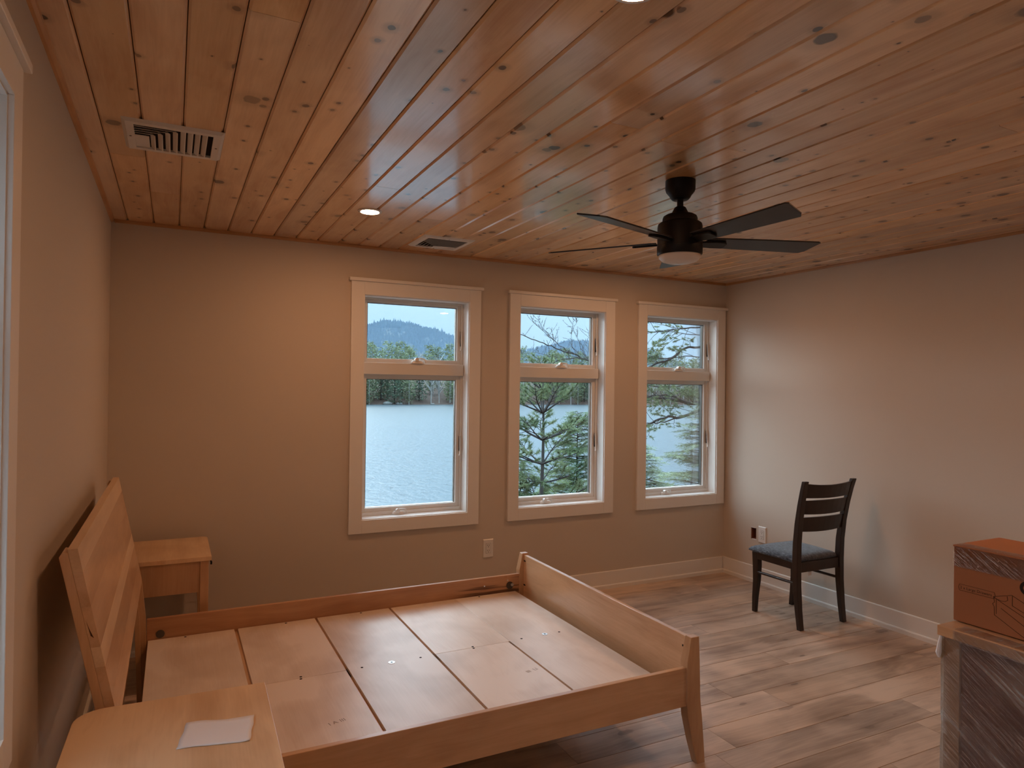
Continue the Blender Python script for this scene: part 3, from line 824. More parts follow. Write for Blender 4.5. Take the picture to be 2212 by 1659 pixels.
for xq in (3.942, 4.338):
    MB().box(lx(xq), lx(xq + 0.020), ly(-1.228), ly(-0.925), 0.376, 0.425).build('side_apron', 'espresso', chair, bevel=0.002)
    MB().tube([(lx(xq + 0.012), ly(-1.240), 0.287), (lx(xq + 0.014), ly(-0.915), 0.284)], 0.0095, 10).build('stretcher', 'espresso', chair, smooth=True)
# padded seat: rounded crown
st = MB(); NS = 16
def seat_pt(u, v):
    hw = 0.215 + 0.025 * (v * 0.5 + 0.5)
    k = 0.06
    x_ = u * hw; y_ = 0.205 * v
    m = math.sqrt(max(0, (1 - abs(u) ** 4) * (1 - abs(v) ** 4)))
    return x_ * (1 - 0.02 * v * v), y_ - 0.01, 0.428 + 0.012 * (m > 0) + 0.034 * m ** 0.6
for j in range(NS + 1):
    for i in range(NS + 1):
        u = math.sin((i / NS * 2 - 1) * PI / 2); v = math.sin((j / NS * 2 - 1) * PI / 2)
        # squircle mapping keeps the corners rounded
        uu, vv = u * math.sqrt(1 - 0.10 * v * v), v * math.sqrt(1 - 0.10 * u * u)
        a, c, d = seat_pt(uu, vv)
        e = max(abs(u), abs(v))
        st.v.append((a, c + 0.035, 0.430 + 0.040 * (1 - e ** 5) ** 0.55 if e < 1 else 0.430))
for j in range(NS):
    for i in range(NS):
        a = j * (NS + 1) + i
        st.f.append((a, a + 1, a + NS + 2, a + NS + 1))
base = len(st.v)
rim = [i for i in range(NS + 1)] + [NS + (NS + 1) * j for j in range(1, NS + 1)] + [(NS + 1) * NS + i for i in range(NS - 1, -1, -1)] + [(NS + 1) * j for j in range(NS - 1, 0, -1)]
for i in rim: st.v.append((st.v[i][0] * 0.975, (st.v[i][1] - 0.035) * 0.975 + 0.035, 0.4255))
for q_, (a, c) in enumerate(zip(rim, rim[1:] + rim[:1])):
    st.f.append((a, c, base + (q_ + 1) % len(rim), base + q_))
st.f.append(tuple(range(base, base + len(rim)))[::-1])
st.build('seat', 'fabric', chair, smooth='all')
MB().box(lx(4.07), lx(4.10), ly(-1.2385), ly(-1.2375), 0.325, 0.362).build('paper_tag', 'paper', chair)

# ------------------------------------------------------------------ outlets and the open box cutout
def outlet(loc, rz, label):
    t = thing('wall_outlet', label, 'outlet', loc, rz, 'white wall outlets')
    hw, hh = 0.039, 0.064
    P0 = [(-hw, -hh), (hw, -hh), (hw, hh), (-hw, hh)]
    e = 0.004
    q = MB().sweep([[(x_, 0.0, z_) for x_, z_ in P0], [(x_, -0.004, z_) for x_, z_ in P0], [(x_ * (1 - e / hw), -0.0075, z_ * (1 - e / hh)) for x_, z_ in P0]])
    q.build('cover_plate', 'plastic', t)
    rc = MB().box(-0.0175, 0.0175, -0.0092, -0.0076, -0.034, 0.034).build('receptacle', 'plastic', t, bevel=0.001)
    MB().box(-0.0185, 0.0185, -0.0079, -0.0075, -0.035, 0.035).build('receptacle_gap', 'bronze', t)
    for zc in (0.019, -0.017):
        for xx in (-0.0065, 0.0065):
            MB().box(xx - 0.0015, xx + 0.0015, -0.0096, -0.0088, zc - 0.0005, zc + 0.0075).build('slot', 'dark', rc)
        MB().tube([(0, -0.0088, zc - 0.008), (0, -0.0096, zc - 0.008)], 0.0028, 10).build('ground_hole', 'dark', rc)
    for zc in (0.0525, -0.0525):
        MB().tube([(0, -0.0070, zc), (0, -0.0080, zc)], 0.003, 10).build('screw', 'sash', t)
    return t
o1 = outlet((2.323, 0, 0.402), 0, 'white wall outlet below the gap between two windows')
dup(o1, (W, -0.4275, 0.394), -PI / 2, 'white wall outlet just above the chair seat, beside the open hole')
cut = thing('junction_box_hole', 'open rectangular hole cut in the right wall beside the outlet', 'wall hole', (W, (HY0 + HY1) / 2, HZ0))
hy, hz = (HY1 - HY0) / 2, HZ1 - HZ0
MB().box(0.052, 0.058, -hy, hy, 0, hz).build('cavity_back', 'rust', cut)
q = MB().box(0.006, 0.052, -hy, -hy + 0.003, 0, hz).box(0.006, 0.052, hy - 0.003, hy, 0, hz).box(0.006, 0.052, -hy, hy, 0, 0.003).box(0.006, 0.052, -hy, hy, hz - 0.003, hz)
q.build('cavity_sides', 'rust', cut)
MB().box(-0.0015, 0.006, -hy - 0.002, hy - 0.012, -0.002, 0.003).build('torn_edge', 'plastic', cut)
MB().box(-0.0015, 0.006, -hy + 0.006, hy - 0.004, hz - 0.003, hz + 0.0015).build('torn_edge', 'plastic', cut)

# ------------------------------------------------------------------ wrapped dresser and carton
DX0, DX1, DY0, DY1, DZ = 2.560, 3.060, -4.050, -3.003, 0.780
dr = thing('dresser', 'shrink-wrapped maple dresser at the right edge, carton on top', 'dresser', (0, 0, 0))
MB().box(DX0, DX1, DY0, DY1, DZ - 0.032, DZ).build('top', 'maple_y', dr, bevel=0.0015)
ax, ay = DX0 + 0.012, DY1 - 0.014
for xa in (ax, DX1 - 0.062):
    for ya in (ay - 0.050, DY0 + 0.014):
        MB().box(xa, xa + 0.050, ya, ya + 0.050, 0, DZ - 0.0325).build('leg', 'maple_z', dr, bevel=0.0015)
MB().box(ax + 0.010, ax + 0.022, DY0 + 0.065, ay - 0.0505, 0.09, DZ - 0.0325).build('back_panel', 'veneer', dr)
for ya in (ay - 0.030, DY0 + 0.024):
    MB().box(ax + 0.0505, DX1 - 0.0625, ya, ya + 0.018, 0.09, DZ - 0.0325).build('side_panel', 'maple_z', dr)
for k, (za, zb) in enumerate(((0.10, 0.31), (0.32, 0.53), (0.54, 0.742))):
    df = MB().box(DX1 - 0.030, DX1 - 0.010, DY0 + 0.067, ay - 0.053, za, zb).build('drawer', 'maple_y', dr)
    MB().box(DX1 - 0.010, DX1 - 0.002, -3.60, -3.46, zb - 0.03, zb - 0.02).build('pull', 'black', df)
# film: a faceted skin standing a few millimetres off the carcass
def film(x0, x1, y0, y1, z0, z1, name, parent, amp=0.0025, seg=0.03):
    q = MB()
    per = []
    def run(a, c):
        n = max(2, int((Vector(c) - Vector(a)).length / seg))
        return [tuple(Vector(a).lerp(Vector(c), i / n)) for i in range(n)]
    loop = run((x0, y0), (x0, y1)) + run((x0, y1), (x1, y1)) + run((x1, y1), (x1, y0)) + run((x1, y0), (x0, y0))
    nz = max(2, int((z1 - z0) / seg)); n = len(loop)
    cx, cy = (x0 + x1) / 2, (y0 + y1) / 2
    for j in range(nz + 1):
        z = z0 + (z1 - z0) * j / nz
        for (x_, y_) in loop:
            k = amp * noise.noise(Vector((x_ * 11, y_ * 11, z * 16)))
            q.v.append((x_ + (k if abs(x_ - x0) < 1e-6 else -k if abs(x_ - x1) < 1e-6 else 0), y_ + (k if abs(y_ - y0) < 1e-6 else -k if abs(y_ - y1) < 1e-6 else 0), z))
    for j in range(nz):
        for i in range(n):
            q.f.append((j * n + i, j * n + (i + 1) % n, (j + 1) * n + (i + 1) % n, (j + 1) * n + i))
    return q.build(name, 'film', parent, smooth='all')
film(ax - 0.005, DX1 - 0.004, DY0 + 0.008, ay + 0.005, 0.03, DZ - 0.034, 'shrink_wrap', dr)
# film folded over the top's edge and a loose tail at the corner
fo = MB(); NF = 46
for j in range(4):
    for i in range(NF + 1):
        y_ = DY0 - 0.002 + (DY1 + 0.002 - 0.05 - DY0) * i / NF
        rag = 0.012 * noise.noise(Vector((y_ * 17, 0, 3))) + 0.01
        x_, z_ = [(DX0 + 0.045 + rag * 2, DZ + 0.0012), (DX0 + 0.010, DZ + 0.0016), (DX0 - 0.0015, DZ - 0.004), (DX0 - 0.0018, DZ - 0.036)][j]
        fo.v.append((x_, y_, z_ + (0.0016 * noise.noise(Vector((y_ * 40, j, 0))) if j < 2 else 0)))
for j in range(3):
    for i in range(NF):
        a = j * (NF + 1) + i
        fo.f.append((a, a + 1, a + NF + 2, a + NF + 1))
fo.build('shrink_wrap_fold', 'film', dr, smooth='all')
tl = MB().tube([(ax - 0.004, ay + 0.006, DZ - 0.034), (ax - 0.006, ay + 0.009, DZ - 0.06), (ax - 0.008, ay + 0.011, DZ - 0.09), (ax - 0.007, ay + 0.010, DZ - 0.105)], [0.004, 0.006, 0.009, 0.004], 7)
tl.build('shrink_wrap_tail', 'paper', dr, smooth=True)

BX0, BX1, BY0, BY1, BZ0, BZ1 = 2.650, 2.915, -3.560, -3.000, DZ + 0.003, DZ + 0.2505
bx = thing('carton', 'brown cardboard carton printed 2 x Large Drawers, on the wrapped dresser', 'box', (BX0, BY1, BZ0))
LXb, LYb, LZb = BX1 - BX0, BY0 - BY1, BZ1 - BZ0
MB().box(0, LXb, LYb, 0, 0, LZb).build('body', 'box', bx, bevel=0.003)
MB().box(-0.0012, LXb + 0.001, LYb * 0.5 + 0.0015, 0.0012, LZb - 0.004, LZb + 0.0012).build('top_flap', 'box', bx)
MB().box(-0.0012, LXb + 0.001, LYb - 0.0012, LYb * 0.5 - 0.0015, LZb - 0.004, LZb + 0.0012).build('top_flap', 'box', bx)
# clear tape over the upper edge
tp = MB(); NTP = 40
for j, (x_, z_) in enumerate(((0.055, LZb + 0.0016), (0.004, LZb + 0.0018), (-0.0016, LZb - 0.003), (-0.0018, LZb - 0.03), (-0.0017, LZb - 0.068))):
    for i in range(NTP + 1):
        y_ = 0.002 + (LYb - 0.002) * i / NTP
        tp.v.append((x_ - 0.0012 * abs(noise.noise(Vector((y_ * 60, j * 3, 1)))), y_, z_))
for j in range(4):
    for i in range(NTP):
        a = j * (NTP + 1) + i
        tp.f.append((a, a + 1, a + NTP + 2, a + NTP + 1))
tp.build('packing_tape', 'tape', bx, smooth='all')
# printed panel faces -x: reading direction runs towards -y
def face_mat(y_, z_):
    return Matrix(((0, 0, -1, -0.0006), (-1, 0, 0, y_), (0, 1, 0, z_), (0, 0, 0, 1)))
text_mesh('lettering', '2 x Large Drawers', 0.0128, 'ink', bx, face_mat(-0.022, 0.1095))
def stroke(q, a, c, w_=0.0011):
    a, c = Vector(a), Vector(c); d = (c - a)
    if d.length < 1e-6: return
    d.normalize(); n_ = Vector((-d.y, d.x)) * w_ / 2
    pts = [a + n_, c + n_, c - n_, a - n_]
    q.add([(-0.0007, p.x, p.y) for p in pts] + [(0.0001, p.x, p.y) for p in pts], [(0, 1, 2, 3), (4, 7, 6, 5), (0, 4, 5, 1), (1, 5, 6, 2), (2, 6, 7, 3), (3, 7, 4, 0)])
lb = MB()
rr = [(-0.020, 0.104), (-0.126, 0.104), (-0.129, 0.114), (-0.126, 0.124), (-0.020, 0.124), (-0.017, 0.114)]
for a, c in zip(rr, rr[1:] + rr[:1]): stroke(lb, a, c, 0.0008)
lb.build('lettering_outline', 'ink', bx)
dw = MB()
for path in ([(-0.124, 0.110), (-0.127, 0.094), (-0.121, 0.088), (-0.126, 0.080), (-0.127, 0.054), (-0.211, 0.009)],
             [(-0.124, 0.110), (-0.146, 0.099), (-0.210, 0.071), (-0.340, 0.010)], [(-0.124, 0.111), (-0.163, 0.124), (-0.176, 0.129), (-0.210, 0.114), (-0.345, 0.052)],
             [(-0.178, 0.128), (-0.178, 0.097), (-0.215, 0.082)], [(-0.130, 0.106), (-0.146, 0.103), (-0.158, 0.105), (-0.165, 0.110), (-0.163, 0.122)],
             [(-0.340, 0.010), (-0.345, 0.052)], [(-0.132, 0.104), (-0.132, 0.058)], [(-0.146, 0.080), (-0.235, 0.030)]):
    for a, c in zip(path, path[1:]): stroke(dw, a, c)
dw.build('drawer_drawing', 'ink', bx)
lg = MB().tube([(-0.0007, -0.220, 0.1605), (0.0001, -0.220, 0.1605)], 0.022, 32)
lgo = lg.build('round_logo', 'ink', bx)
rg = MB()
for i in range(20):
    a0, a1 = 0.6 + 5.0 * i / 20, 0.6 + 5.0 * (i + 1) / 20
    stroke(rg, (-0.219 - 0.010 * math.cos(a0), 0.1605 + 0.010 * math.sin(a0)), (-0.219 - 0.010 * math.cos(a1), 0.1605 + 0.010 * math.sin(a1)), 0.0028)
for i, v in enumerate(rg.v): rg.v[i] = (v[0] - 0.0004, v[1], v[2])
rg.build('logo_glyph', 'box', lgo)

# ------------------------------------------------------------------ outside: lake, shores, hills
LAKE = -6.0
wl = MB().add([(-300, 14, LAKE), (900, 14, LAKE), (900, 420, LAKE), (-300, 420, LAKE)], [(0, 1, 2, 3)])
tag(wl.build('lake', 'water'), 'pale rippled lake water filling the view below the far shore', 'lake', kind='stuff')
def gridmesh(name, mat, x0, x1, nx, y0, y1, ny, fz, **kw):
    q = MB()
    for j in range(ny + 1):
        for i in range(nx + 1):
            x_ = x0 + (x1 - x0) * i / nx; y_ = y0 + (y1 - y0) * j / ny
            q.v.append((x_, y_, fz(x_, y_)))
    for j in range(ny):
        for i in range(nx):
            a = j * (nx + 1) + i
            q.f.append((a, a + 1, a + nx + 2, a + nx + 1))
    return q.build(name, mat, smooth='all', **kw)
def bank_z(x_, y_):
    t = min(1, max(0, (y_ - 0.3) / 19.0))
    return -2.9 - 3.6 * t + 0.15 * noise.noise(Vector((x_ * 0.4, y_ * 0.4, 0)))
tag(gridmesh('near_bank', 'bank', -14, 34, 48, 0.19, 22, 22, bank_z), 'brown wooded bank sloping from the house to the water', 'bank', kind='structure')
def shore_z(x_, y_):
    t = (y_ - 268 - 2.5 * noise.noise(Vector((x_ * 0.05, 0, 2)))) / 60
    return LAKE - 0.6 + max(-0.5, 3.0 * min(1, t * 9)) * 0.5 + 11 * max(0, t) + 0.5 * noise.noise(Vector((x_ * 0.2, y_ * 0.2, 5)))
tag(gridmesh('far_shore', 'litter', -70, 300, 180, 262, 345, 30, shore_z), 'far lake shore strewn with reddish leaf litter', 'shore', kind='structure')
ridge = [(-400, 60), (0, 70), (200, 92), (330, 113), (381, 126), (431, 139), (480, 136), (540, 125), (594, 112), (680, 92), (780, 85), (845, 97), (905, 112), (970, 114), (1060, 100), (1120, 96), (1173, 99), (1245, 70), (1350, 60), (1600, 80), (2200, 60)]
def ridge_h(x_):
    for (xa, ha), (xb, hb) in zip(ridge, ridge[1:]):
        if x_ <= xb:
            t = (x_ - xa) / (xb - xa); t = t * t * (3 - 2 * t)
            return ha + (hb - ha) * t
    return ridge[-1][1]
def hill_z(x_, y_):
    # measured at y = 1500, scaled along the sight line for the nearer slopes
    d = (y_ + 4.4) / 1504.4
    xr = 0.32 + (x_ - 0.32) / d
    h_ = ridge_h(xr) * 1.0
    t = min(1, max(0, (y_ - 560) / (1500 - 560)))
    s = t * t * (3 - 2 * t)
    back = max(0, (y_ - 1500) / 300)
    return -7 + (h_ + 7) * s * (1 - 0.5 * back) + 5 * noise.noise(Vector((x_ * 0.012, y_ * 0.012, 1))) * s * (1 - s * 0.7)
tag(gridmesh('distant_hill', 'hill', -400, 1700, 140, 540, 1760, 60, hill_z), 'long blue wooded hill beyond the lake', 'hill', kind='structure')
ft = MB()
rs = random.Random(3)
for i in range(12000):
    y_ = 700 + 805 * rs.random() ** 0.6 if i > 1200 else 1490 + 14 * rs.random()
    x_ = (-120 + 1420 * rs.random()) * (y_ + 4.4) / 1504.4
    z_ = hill_z(x_, y_) - 2
    h_ = rs.uniform(6, 13); r_ = rs.uniform(2.2, 4.5)
    if rs.random() < 0.1: h_ *= 1.35; r_ *= 0.8
    a0 = rs.random() * 6
    ring = [(x_ + r_ * math.cos(a0 + k * 2 * PI / 5), y_ + r_ * math.sin(a0 + k * 2 * PI / 5), z_ + h_ * 0.18) for k in range(5)]
    o = len(ft.v); ft.v += ring + [(x_, y_, z_ + h_)]
    ft.f += [(o + k, o + (k + 1) % 5, o + 5) for k in range(5)]
tag(ft.build('hill_forest', 'hilltree', fixn=False), 'blue green forest covering the distant hill', 'forest', kind='stuff')
# haze between the far shore and the hill
tag(MB().box(-260, 760, 355, 532, LAKE - 1, 120).build('distance_haze', 'haze'), 'thin blue haze hanging in front of the distant hill', 'haze', kind='stuff')

# far shore trees: three kinds, copied
def far_tree(kind, seed):
    r = random.Random(seed)
    Ht = {'dark': 17, 'pine': 21, 'bare': 16}[kind]
    cr = MB()
    tr = MB().tube([(0, 0, -1.2), (r.uniform(-.3, .3), 0, Ht * 0.5), (r.uniform(-.6, .6), 0, Ht * 0.97)], [0.30, 0.2, 0.06] if kind != 'bare' else [0.26, 0.2, 0.06], 5)
    n = {'dark': 900, 'pine': 800, 'bare': 700}[kind]
    if kind == 'bare':
        for i in range(26):
            z_ = Ht * r.uniform(0.3, 0.95); a = r.uniform(0, 2 * PI); L = (Ht - z_) * 0.4 + 1.2
            tr.tube([(0, 0, z_), (L * math.cos(a) * .6, L * math.sin(a) * .6, z_ + L * 0.7), (L * math.cos(a), L * math.sin(a), z_ + L * 1.3)], [0.12, 0.07, 0.03], 3)
    for i in range(n):
        u = r.random()
        if kind == 'dark':
            z_ = Ht * (0.02 + 0.98 * u); R = 3.9 * (1 - u) ** 0.75 + 0.3
        elif kind == 'pine':
            lay = int(u * 10) / 10
            z_ = Ht * (0.10 + 0.88 * lay) + r.gauss(0, 0.6); R = 4.2 * math.sin(PI * (0.16 + 0.74 * lay)) * (0.75 + 0.5 * r.random())
        else:
            z_ = Ht * (0.12 + 0.88 * u); R = 3.4 * math.sin(PI * (0.15 + 0.80 * u))
        a = r.uniform(0, 2 * PI); q_ = R * math.sqrt(r.random())
        c = Vector((q_ * math.cos(a), q_ * math.sin(a), z_))
        s_ = r.uniform(0.35, 1.0) * (0.5 if kind == 'bare' else 1)
        d1 = Vector((r.gauss(0, 1), r.gauss(0, 1), r.gauss(0, 0.5))).normalized() * s_
        d2 = Vector((r.gauss(0, 1), r.gauss(0, 1), r.gauss(0, 0.8))).normalized() * s_ * (0.12 if kind == 'bare' else 0.6)
        cr.tri(c - d1, c + d1, c + d2)
    nm = {'dark': 'hemlock_tree', 'pine': 'pine_tree', 'bare': 'birch_tree'}[kind]
    lab = {'dark': 'dark green hemlock standing on the far shore', 'pine': 'tall yellow green pine standing on the far shore', 'bare': 'bare pale-trunked birch standing on the far shore'}[kind]
    t = thing(nm, lab, 'tree', (0, 0, 0), 0, 'far shore ' + {'dark': 'hemlocks', 'pine': 'pines', 'bare': 'birches'}[kind])
    tr.build('trunk', 'far_trunk' if kind != 'dark' else 'barkdark', t)
    cr.build('crown', {'dark': 'far_dark', 'pine': 'far_pine', 'bare': 'far_bare'}[kind], t, fixn=False)
    return t
protos = {k: [far_tree(k, 10 + i * 7 + j) for j in range(2)] for i, k in enumerate(('dark', 'pine', 'bare'))}
used = set()
r = random.Random(21)
spots = []
for row, (yy, st_) in enumerate(((271.5, 4.6), (279, 4.8), (288, 5.2), (300, 5.6))):
    x_ = -45 + row * 2
    while x_ < 262:
        px_gap = (124 < x_ < 138) or (190 < x_ < 204)
        if not px_gap:
            # the left of the first window is dark hemlock, then pines, then bare birches
            w_ = ('dark', 'dark', 'dark', 'pine') if 55 < x_ < 84 else ('pine', 'dark', 'bare', 'pine') if x_ < 97 else ('bare', 'bare', 'pine', 'bare') if x_ < 124 else ('pine', 'bare', 'dark', 'bare')
            kd = r.choice(w_) if row < 2 else r.choice(('pine', 'pine', 'bare', 'pine'))
            spots.append((x_, yy + r.uniform(-2.5, 2.5), kd, r.uniform(0.75, 1.08) * (1.10 if row >= 2 else 1)))
        x_ += st_ * r.uniform(0.6, 1.4)
for x_, y_, kd, s_ in spots:
    p = r.choice(protos[kd])
    loc = (x_, y_, shore_z(x_, y_))
    if p.name not in used:
        used.add(p.name); p.location = loc; o = p; o.rotation_euler = (0, 0, r.uniform(0, 6))
    else:
        o = dup(p, loc, r.uniform(0, 6))
    o.scale = (s_, s_, s_)
for k in protos:
    for p in protos[k]:
        if p.name not in used: p.location = (75 + 9 * r.random(), 290, shore_z(80, 290))
# shoreline boulders
def boulder(seed, s_):
    q = MB(); rr_ = random.Random(seed); n, m = 8, 5
    prof = []
    for j in range(m + 1):
        for i in range(n):
            th = PI * j / m; a = 2 * PI * i / n
            d = 1 + 0.25 * noise.noise(Vector((math.cos(a) * 1.3 + seed, math.sin(a) * 1.3, th)))
            q.v.append((s_ * d * math.sin(th) * math.cos(a) * 1.4, s_ * d * math.sin(th) * math.sin(a), s_ * 0.6 * d * math.cos(th)))
    for j in range(m):
        for i in range(n): q.f.append((j * n + i, j * n + (i + 1) % n, (j + 1) * n + (i + 1) % n, (j + 1) * n + i))
    return q
for i, (x_, s_, lab) in enumerate(((79.5, 1.5, 'large pale boulder on the far shoreline below the hemlocks'), (84.5, 1.1, 'long low boulder right of the pale one on the far shoreline'), (99.0, 0.7, 'small grey boulder at the waterline under the birches'), (110.5, 0.8, 'small grey boulder at the right end of the open shoreline'))):
    o = tag(boulder(i, s_).build('boulder', 'rock', smooth='all'), lab, 'boulder', 'far shoreline boulders')
    o.location = (x_, 269.0, LAKE + 0.25 * s_)

# ------------------------------------------------------------------ trees close to the house
def needle_tuft(q, c, d, r, n=9, L=0.095, w_=0.0045):
    d = d.normalized()
    for i in range(n):
        v = (d * 0.75 + Vector((r.gauss(0, 1), r.gauss(0, 1), r.gauss(0, 0.8))) * 0.42).normalized()
        s_ = v.cross(Vector((r.gauss(0, 1), r.gauss(0, 1), r.gauss(0, 1)))).normalized() * w_
        e = c + v * L * r.uniform(0.7, 1.15)
        q.tri(c - s_, c + s_, e)
def curve_pts(a, d, L, n, r, wob=0.08, lift=0.0):
    pts = [Vector(a)]; d = Vector(d).normalized()
    for i in range(n):
        d = (d + Vector((r.gauss(0, wob), r.gauss(0, wob), r.gauss(0, wob) + lift))).normalized()
        pts.append(pts[-1] + d * L / n)
    return pts
def taper(r0, r1, n): return [r0 + (r1 - r0) * i / (n - 1) for i in range(n)]
def at_pts(pts, t):
    k = min(len(pts) - 2, int(t * (len(pts) - 1))); f = t * (len(pts) - 1) - k
    return pts[k].lerp(pts[k + 1], f), (pts[k + 1] - pts[k]).normalized()
def pine_branch(br, nd, a, d, L, r0, r, dens=1.0, sub=True, lift=0.03, nlen=0.085, start=0.25):
    pts = curve_pts(a, d, L, 7, r, 0.07, lift)
    br.tube(pts, taper(r0, r0 * 0.25, 8), 5)
    ns = int(L * 15 * dens)
    for i in range(ns):
        t = start + (1 - start) * (i + r.random()) / max(1, ns)
        p, tg_ = at_pts(pts, min(0.999, t))
        side = tg_.cross(Vector((0, 0, 1))).normalized() * (1 if i % 2 else -1)
        dd = (tg_ * 0.8 + side * 0.8 + Vector((0, 0, r.gauss(0.1, 0.2)))).normalized()
        l2 = L * 0.30 * (1.15 - t) + 0.10
        if sub:
            p2 = curve_pts(p, dd, l2, 3, r, 0.12, 0.05)
            br.tube(p2, taper(r0 * 0.28 + 0.0012, 0.0012, 4), 4)
            for q_ in range(max(3, int(l2 / 0.028))):
                pp, t2 = at_pts(p2, min(0.999, 0.35 + 0.65 * r.random()))
                needle_tuft(nd, pp, t2, r, 8, nlen)
            needle_tuft(nd, p2[-1], dd, r, 12, nlen)
        else:
            needle_tuft(nd, p, dd, r, 8, nlen)
    needle_tuft(nd, pts[-1], pts[-1] - pts[-2], r, 14, nlen)

# young white pine in front of the middle window
r = random.Random(5)
pb_ = Vector((5.53, 5.0, 0)); gz = bank_z(5.53, 5.0)
sap = thing('pine_sapling', 'young pine with whorled branches outside the middle window', 'tree', (pb_.x, pb_.y, gz - 0.05))
tr, br, nd = MB(), MB(), MB()
zz = [gz - 0.05, -2.2, -1.0, -0.1, 0.34, 0.72, 1.14, 1.55, 1.95]
loc0 = Vector((pb_.x, pb_.y, gz - 0.05))
tp_ = [Vector((pb_.x + 0.02 * math.sin(z * 2), pb_.y, z)) - loc0 for z in zz]
tr.tube(tp_, [0.055, 0.05, 0.040, 0.032, 0.026, 0.022, 0.016, 0.009, 0.004], 8)
for z, L, n, el in ((-0.95, 1.25, 6, 0.15), (-0.35, 1.15, 6, 0.2), (0.05, 0.9, 4, 0.2), (0.34, 1.05, 6, 0.3), (0.72, 0.95, 7, 0.35), (1.14, 0.85, 7, 0.55), (1.50, 0.5, 5, 0.8), (1.80, 0.3, 4, 0.9)):
    a0 = r.random() * 6
    for i in range(n):
        a = a0 + 2 * PI * i / n + r.gauss(0, 0.15)
        pine_branch(br, nd, Vector((pb_.x, pb_.y, z)) - loc0, (math.cos(a), math.sin(a), el), L * r.uniform(0.8, 1.1), 0.011 + 0.004 * L, r, 0.9)
tr.build('trunk', 'bark', sap, smooth='all'); br.build('branches', 'barkdark', sap, fixn=False)
o = nd.build('needles', 'needle', sap, fixn=False); o['kind'] = 'stuff'

# hemlocks
def hemlock(name, label, x_, y_, ztop, R, mat, seed, zlow=-2.0, nb=70, dens=1.0):
    r = random.Random(seed)
    g = bank_z(x_, y_) - 0.05
    t = thing(name, label, 'tree', (x_, y_, g), 0, 'hemlocks outside the windows')
    tr, br, lf = MB(), MB(), MB()
    h_ = ztop - g
    tr.tube([(0, 0, 0), (0.02, 0, h_ * 0.5), (0, 0.01, h_ * 0.8), (0, 0, h_)], [0.05, 0.035, 0.018, 0.004], 7)
    zl = zlow - g
    for i in range(nb):
        u = (i + r.random()) / nb
        z = zl + (h_ - zl) * u ** 0.9
        L = R * (1.02 - u) ** 0.7 * r.uniform(0.7, 1.1) + 0.08
        a = i * 2.4 + r.gauss(0, 0.3)
        pts = curve_pts((0, 0, z), (math.cos(a), math.sin(a), 0.25), L, 6, r, 0.07, -0.07)
        br.tube(pts, taper(0.007 + 0.003 * L, 0.0015, 7), 4)
        ns = int(L * 34 * dens) + 4
        for s_ in range(ns):
            tt = 0.12 + 0.88 * (s_ + r.random()) / max(1, ns)
            p, tg_ = at_pts(pts, min(0.999, tt))
            side = tg_.cross(Vector((0, 0, 1))).normalized() * (1 if s_ % 2 else -1)
            dd = (tg_ * 0.75 + side + Vector((0, 0, r.gauss(-0.12, 0.22)))).normalized()
            l2 = (0.10 + 0.26 * L * (1.1 - tt)) * r.uniform(0.7, 1.2)
            nl = max(3, int(l2 / 0.016))
            for k in range(nl):
                pp = p + dd * l2 * (k + 0.5) / nl + Vector((0, 0, -0.25 * (l2 * k / nl) ** 2))
                sd = dd.cross(Vector((0, 0, 1))).normalized() * (1 if k % 2 else -1)
                ld = (dd * 0.6 + sd + Vector((0, 0, r.gauss(0, 0.25)))).normalized() * r.uniform(0.026, 0.046)
                wv = dd * 0.0115
                lf.tri(pp - wv, pp + wv, pp + ld)
    tr.build('trunk', 'barkdark', t, smooth='all'); br.build('branches', 'bark', t, fixn=False)
    o = lf.build('needles', mat, t, fixn=False); o['kind'] = 'stuff'
    return t
hemlock('hemlock_tree', 'leafy green hemlock low on the right outside the middle window', 7.12, 6.5, 1.10, 1.25, 'hemlock', 1, -1.6, 130, 1.5)
hemlock('hemlock_tree', 'low hemlock at the foot of the pine outside the middle window', 5.62, 5.9, 0.30, 0.95, 'hemlock', 2, -1.6, 100, 1.5)
hemlock('hemlock_tree', 'pale hemlock low on the left outside the corner window', 8.15, 6.0, 0.50, 1.30, 'hempale', 3, -1.6, 120, 1.4)
hemlock('hemlock_tree', 'pale hemlock on the right outside the corner window', 10.0, 6.2, 1.35, 1.40, 'hempale', 4, -1.6, 140, 1.4)

